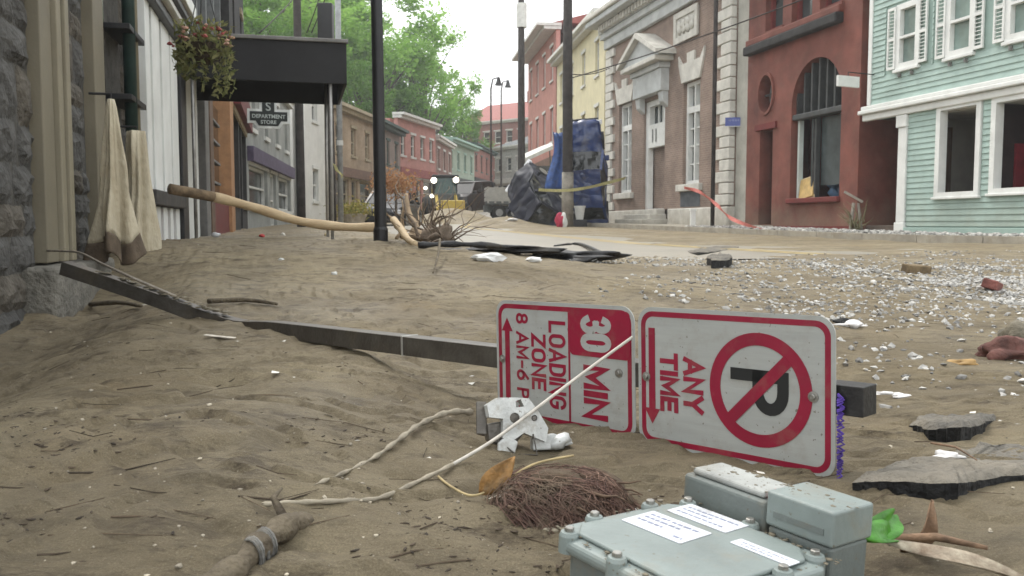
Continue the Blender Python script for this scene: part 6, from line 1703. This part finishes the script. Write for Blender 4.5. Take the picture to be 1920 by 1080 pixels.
branchy('brush_heap', 'brush heap against the crushed car', 'brush', 1003, 404, 34, 1.0, .9, .028, DRF, 29, .35, core=.25)
for i, (px, py, lab) in enumerate(((958, 414, 'white bucket lid on the street debris heap'), (1085, 408, 'white scrap at the foot of the thick pole'))):
    lump('litter', lab, 'litter', px, py, .12, mat('white_plastic_scrap', (.66, .64, .62)), (1.4, .8, .5), 70 + i, .5)
# white planter pot and red and white bag by the blue car
pt_ = at_y(1087, 392, 31.6); pz = H(pt_.x, pt_.y)
pr = thing('plastic_pot', 'white plastic pot before the upended blue car', 'pot', (pt_.x, pt_.y, pz))
MB().lathe([(.13, .25), (.19, .68), (.21, .68), (.21, .74), (.18, .74), (.12, .3)], 16).build('pot', WHT, pr); MB().box(-.25, .25, -.2, .2, -.1, .25).build('crate_under_pot', BLKP, pr)
sk = thing('striped_bag', 'red and white bag slumped beside the thick pole', 'bag', (at_y(1050, 412, 30.4).x, 30.4, H(at_y(1050, 412, 30.4).x, 30.4)))
MB().blob((0, 0, .22), .2, 5, .3, 3, (.7, .6, 1.4)).build('red_side', mat('bag_red', (.5, .04, .09), .6), sk, smooth=True); MB().blob((.13, -.04, .2), .17, 8, .3, 3, (.6, .5, 1.5)).build('white_side', WHT, sk, smooth=True)
# weeds and driftwood caught at the porch
wd = branchy('flood_wrack', 'flood wrack of stalks and leaves caught at the dark porch', 'flood wrack', 1632, 432, 24, .75, .5, .02, mat('wrack_olive', (.20, .18, .10), .85, .3, 10), 31, 1.0)
wd.location = W(rs(1632), TR - .35, float(Rd(rs(1632))) + .15)
wp0 = wd.location
MB().bar((-.25, .1, .85), (.12, .0, .62), .09, .05).build('plank', mat('grey_plank', (.30, .27, .23), .8), wd)
for k, (x, a) in enumerate(((-.14, .1), (.12, -.1))): MB().bar((x, 0, -.05), (x * .4, .05, .6), .05, .05).build('stalk', mat('grey_plank', (.30, .27, .23)), wd)
# dark car and planter seen between the poles on the left
dc = car('black_car', 'black car half hidden behind the lamp post and driftwood', mat('black_car_paint', (.018, .018, .02), .35, .2, 3, dirt=.3), 4.2, 1.75, 1.45)
dcx = X_(718, 34); dc.matrix_world = Matrix.Translation((dcx, 33, H(dcx, 33) - .1)) @ Matrix.Rotation(R_(84), 4, 'Z')
pl0 = Vector((X_(664, 28), 28, H(X_(664, 28), 28)))
pn = thing('flower_planter', 'pale planter of yellowish flowers by the conduit pole', 'planter', pl0)
MB().lathe([(.3, 0), (.42, .35), (.44, .42), (.38, .42), (.34, .3)], 16).build('pot', mat('pale_clay', (.42, .36, .28), .8), pn)
b = MB(); rng = random.Random(8)
leaves(b, 900, lambda r: (Vector((r.gauss(0, .3), r.gauss(0, .3), .55 + r.gauss(0, .13))), None), .06, rng)
stuff(b.build('foliage', leaf_mat('planter_leaf', (.20, .22, .06), (.38, .30, .10), .3), pn))
ot = thing('copper_shrub', 'copper leaved small street tree behind the black lamp post', 'tree', Vector((X_(742, 30), 30, H(X_(742, 30), 30))))
MB().tube([(0, 0, -.2), (.03, 0, .9), (0, 0, 1.5)], [.06, .045, .02], 8).build('trunk', BARK, ot)
b = MB(); leaves(b, 1100, lambda r: (Vector((r.gauss(0, .36), r.gauss(0, .36), 1.55 + r.gauss(0, .22))), None), .07, rng)
b.build('crown', leaf_mat('copper_leaf', (.30, .15, .08), (.45, .27, .14), .4), ot)
# clutter on the walk under the canopy
for i, (px, py, r, lab, col) in enumerate(((492, 444, .035, 'small red cup on the silt crest under the canopy', (.5, .04, .04)), (405, 444, .05, 'white crumpled bag by the dark shop step', (.6, .6, .6)), (530, 441, .035, 'pale scrap of paper on the silt crest', (.6, .57, .5)), (627, 516, .016, 'white bottle cap on the silt slope', (.65, .65, .62)), (527, 488, .014, 'white crumb of foam on the silt slope', (.65, .65, .62)), (612, 441, .03, 'straw coloured scrap at the canopy pole', (.45, .36, .2)))):
    lump('litter', lab, 'litter', px, py, r, mat('litter_col_%d' % i, col, .6, .15, 20), (1.2, .8, .7), 80 + i, .45, 2)
# ------------------------------------------------------------------ humid air over the street
hz = MB().box(-170, 190, -70, 430, -2, 80).build('haze', None)
hm = bpy.data.materials.new('humid_air'); hm.use_nodes = True; hn = hm.node_tree.nodes; hn.clear()
hv = hn.new('ShaderNodeVolumePrincipled'); hv.inputs['Density'].default_value = .0013; hv.inputs['Color'].default_value = (.93, .95, .96, 1); hv.inputs['Anisotropy'].default_value = .2
ho = hn.new('ShaderNodeOutputMaterial'); hm.node_tree.links.new(hv.outputs[0], ho.inputs['Volume'])
hz.data.materials.append(hm); stuff(hz); tag(hz, 'thin pale humid air hanging over the whole street', 'haze')
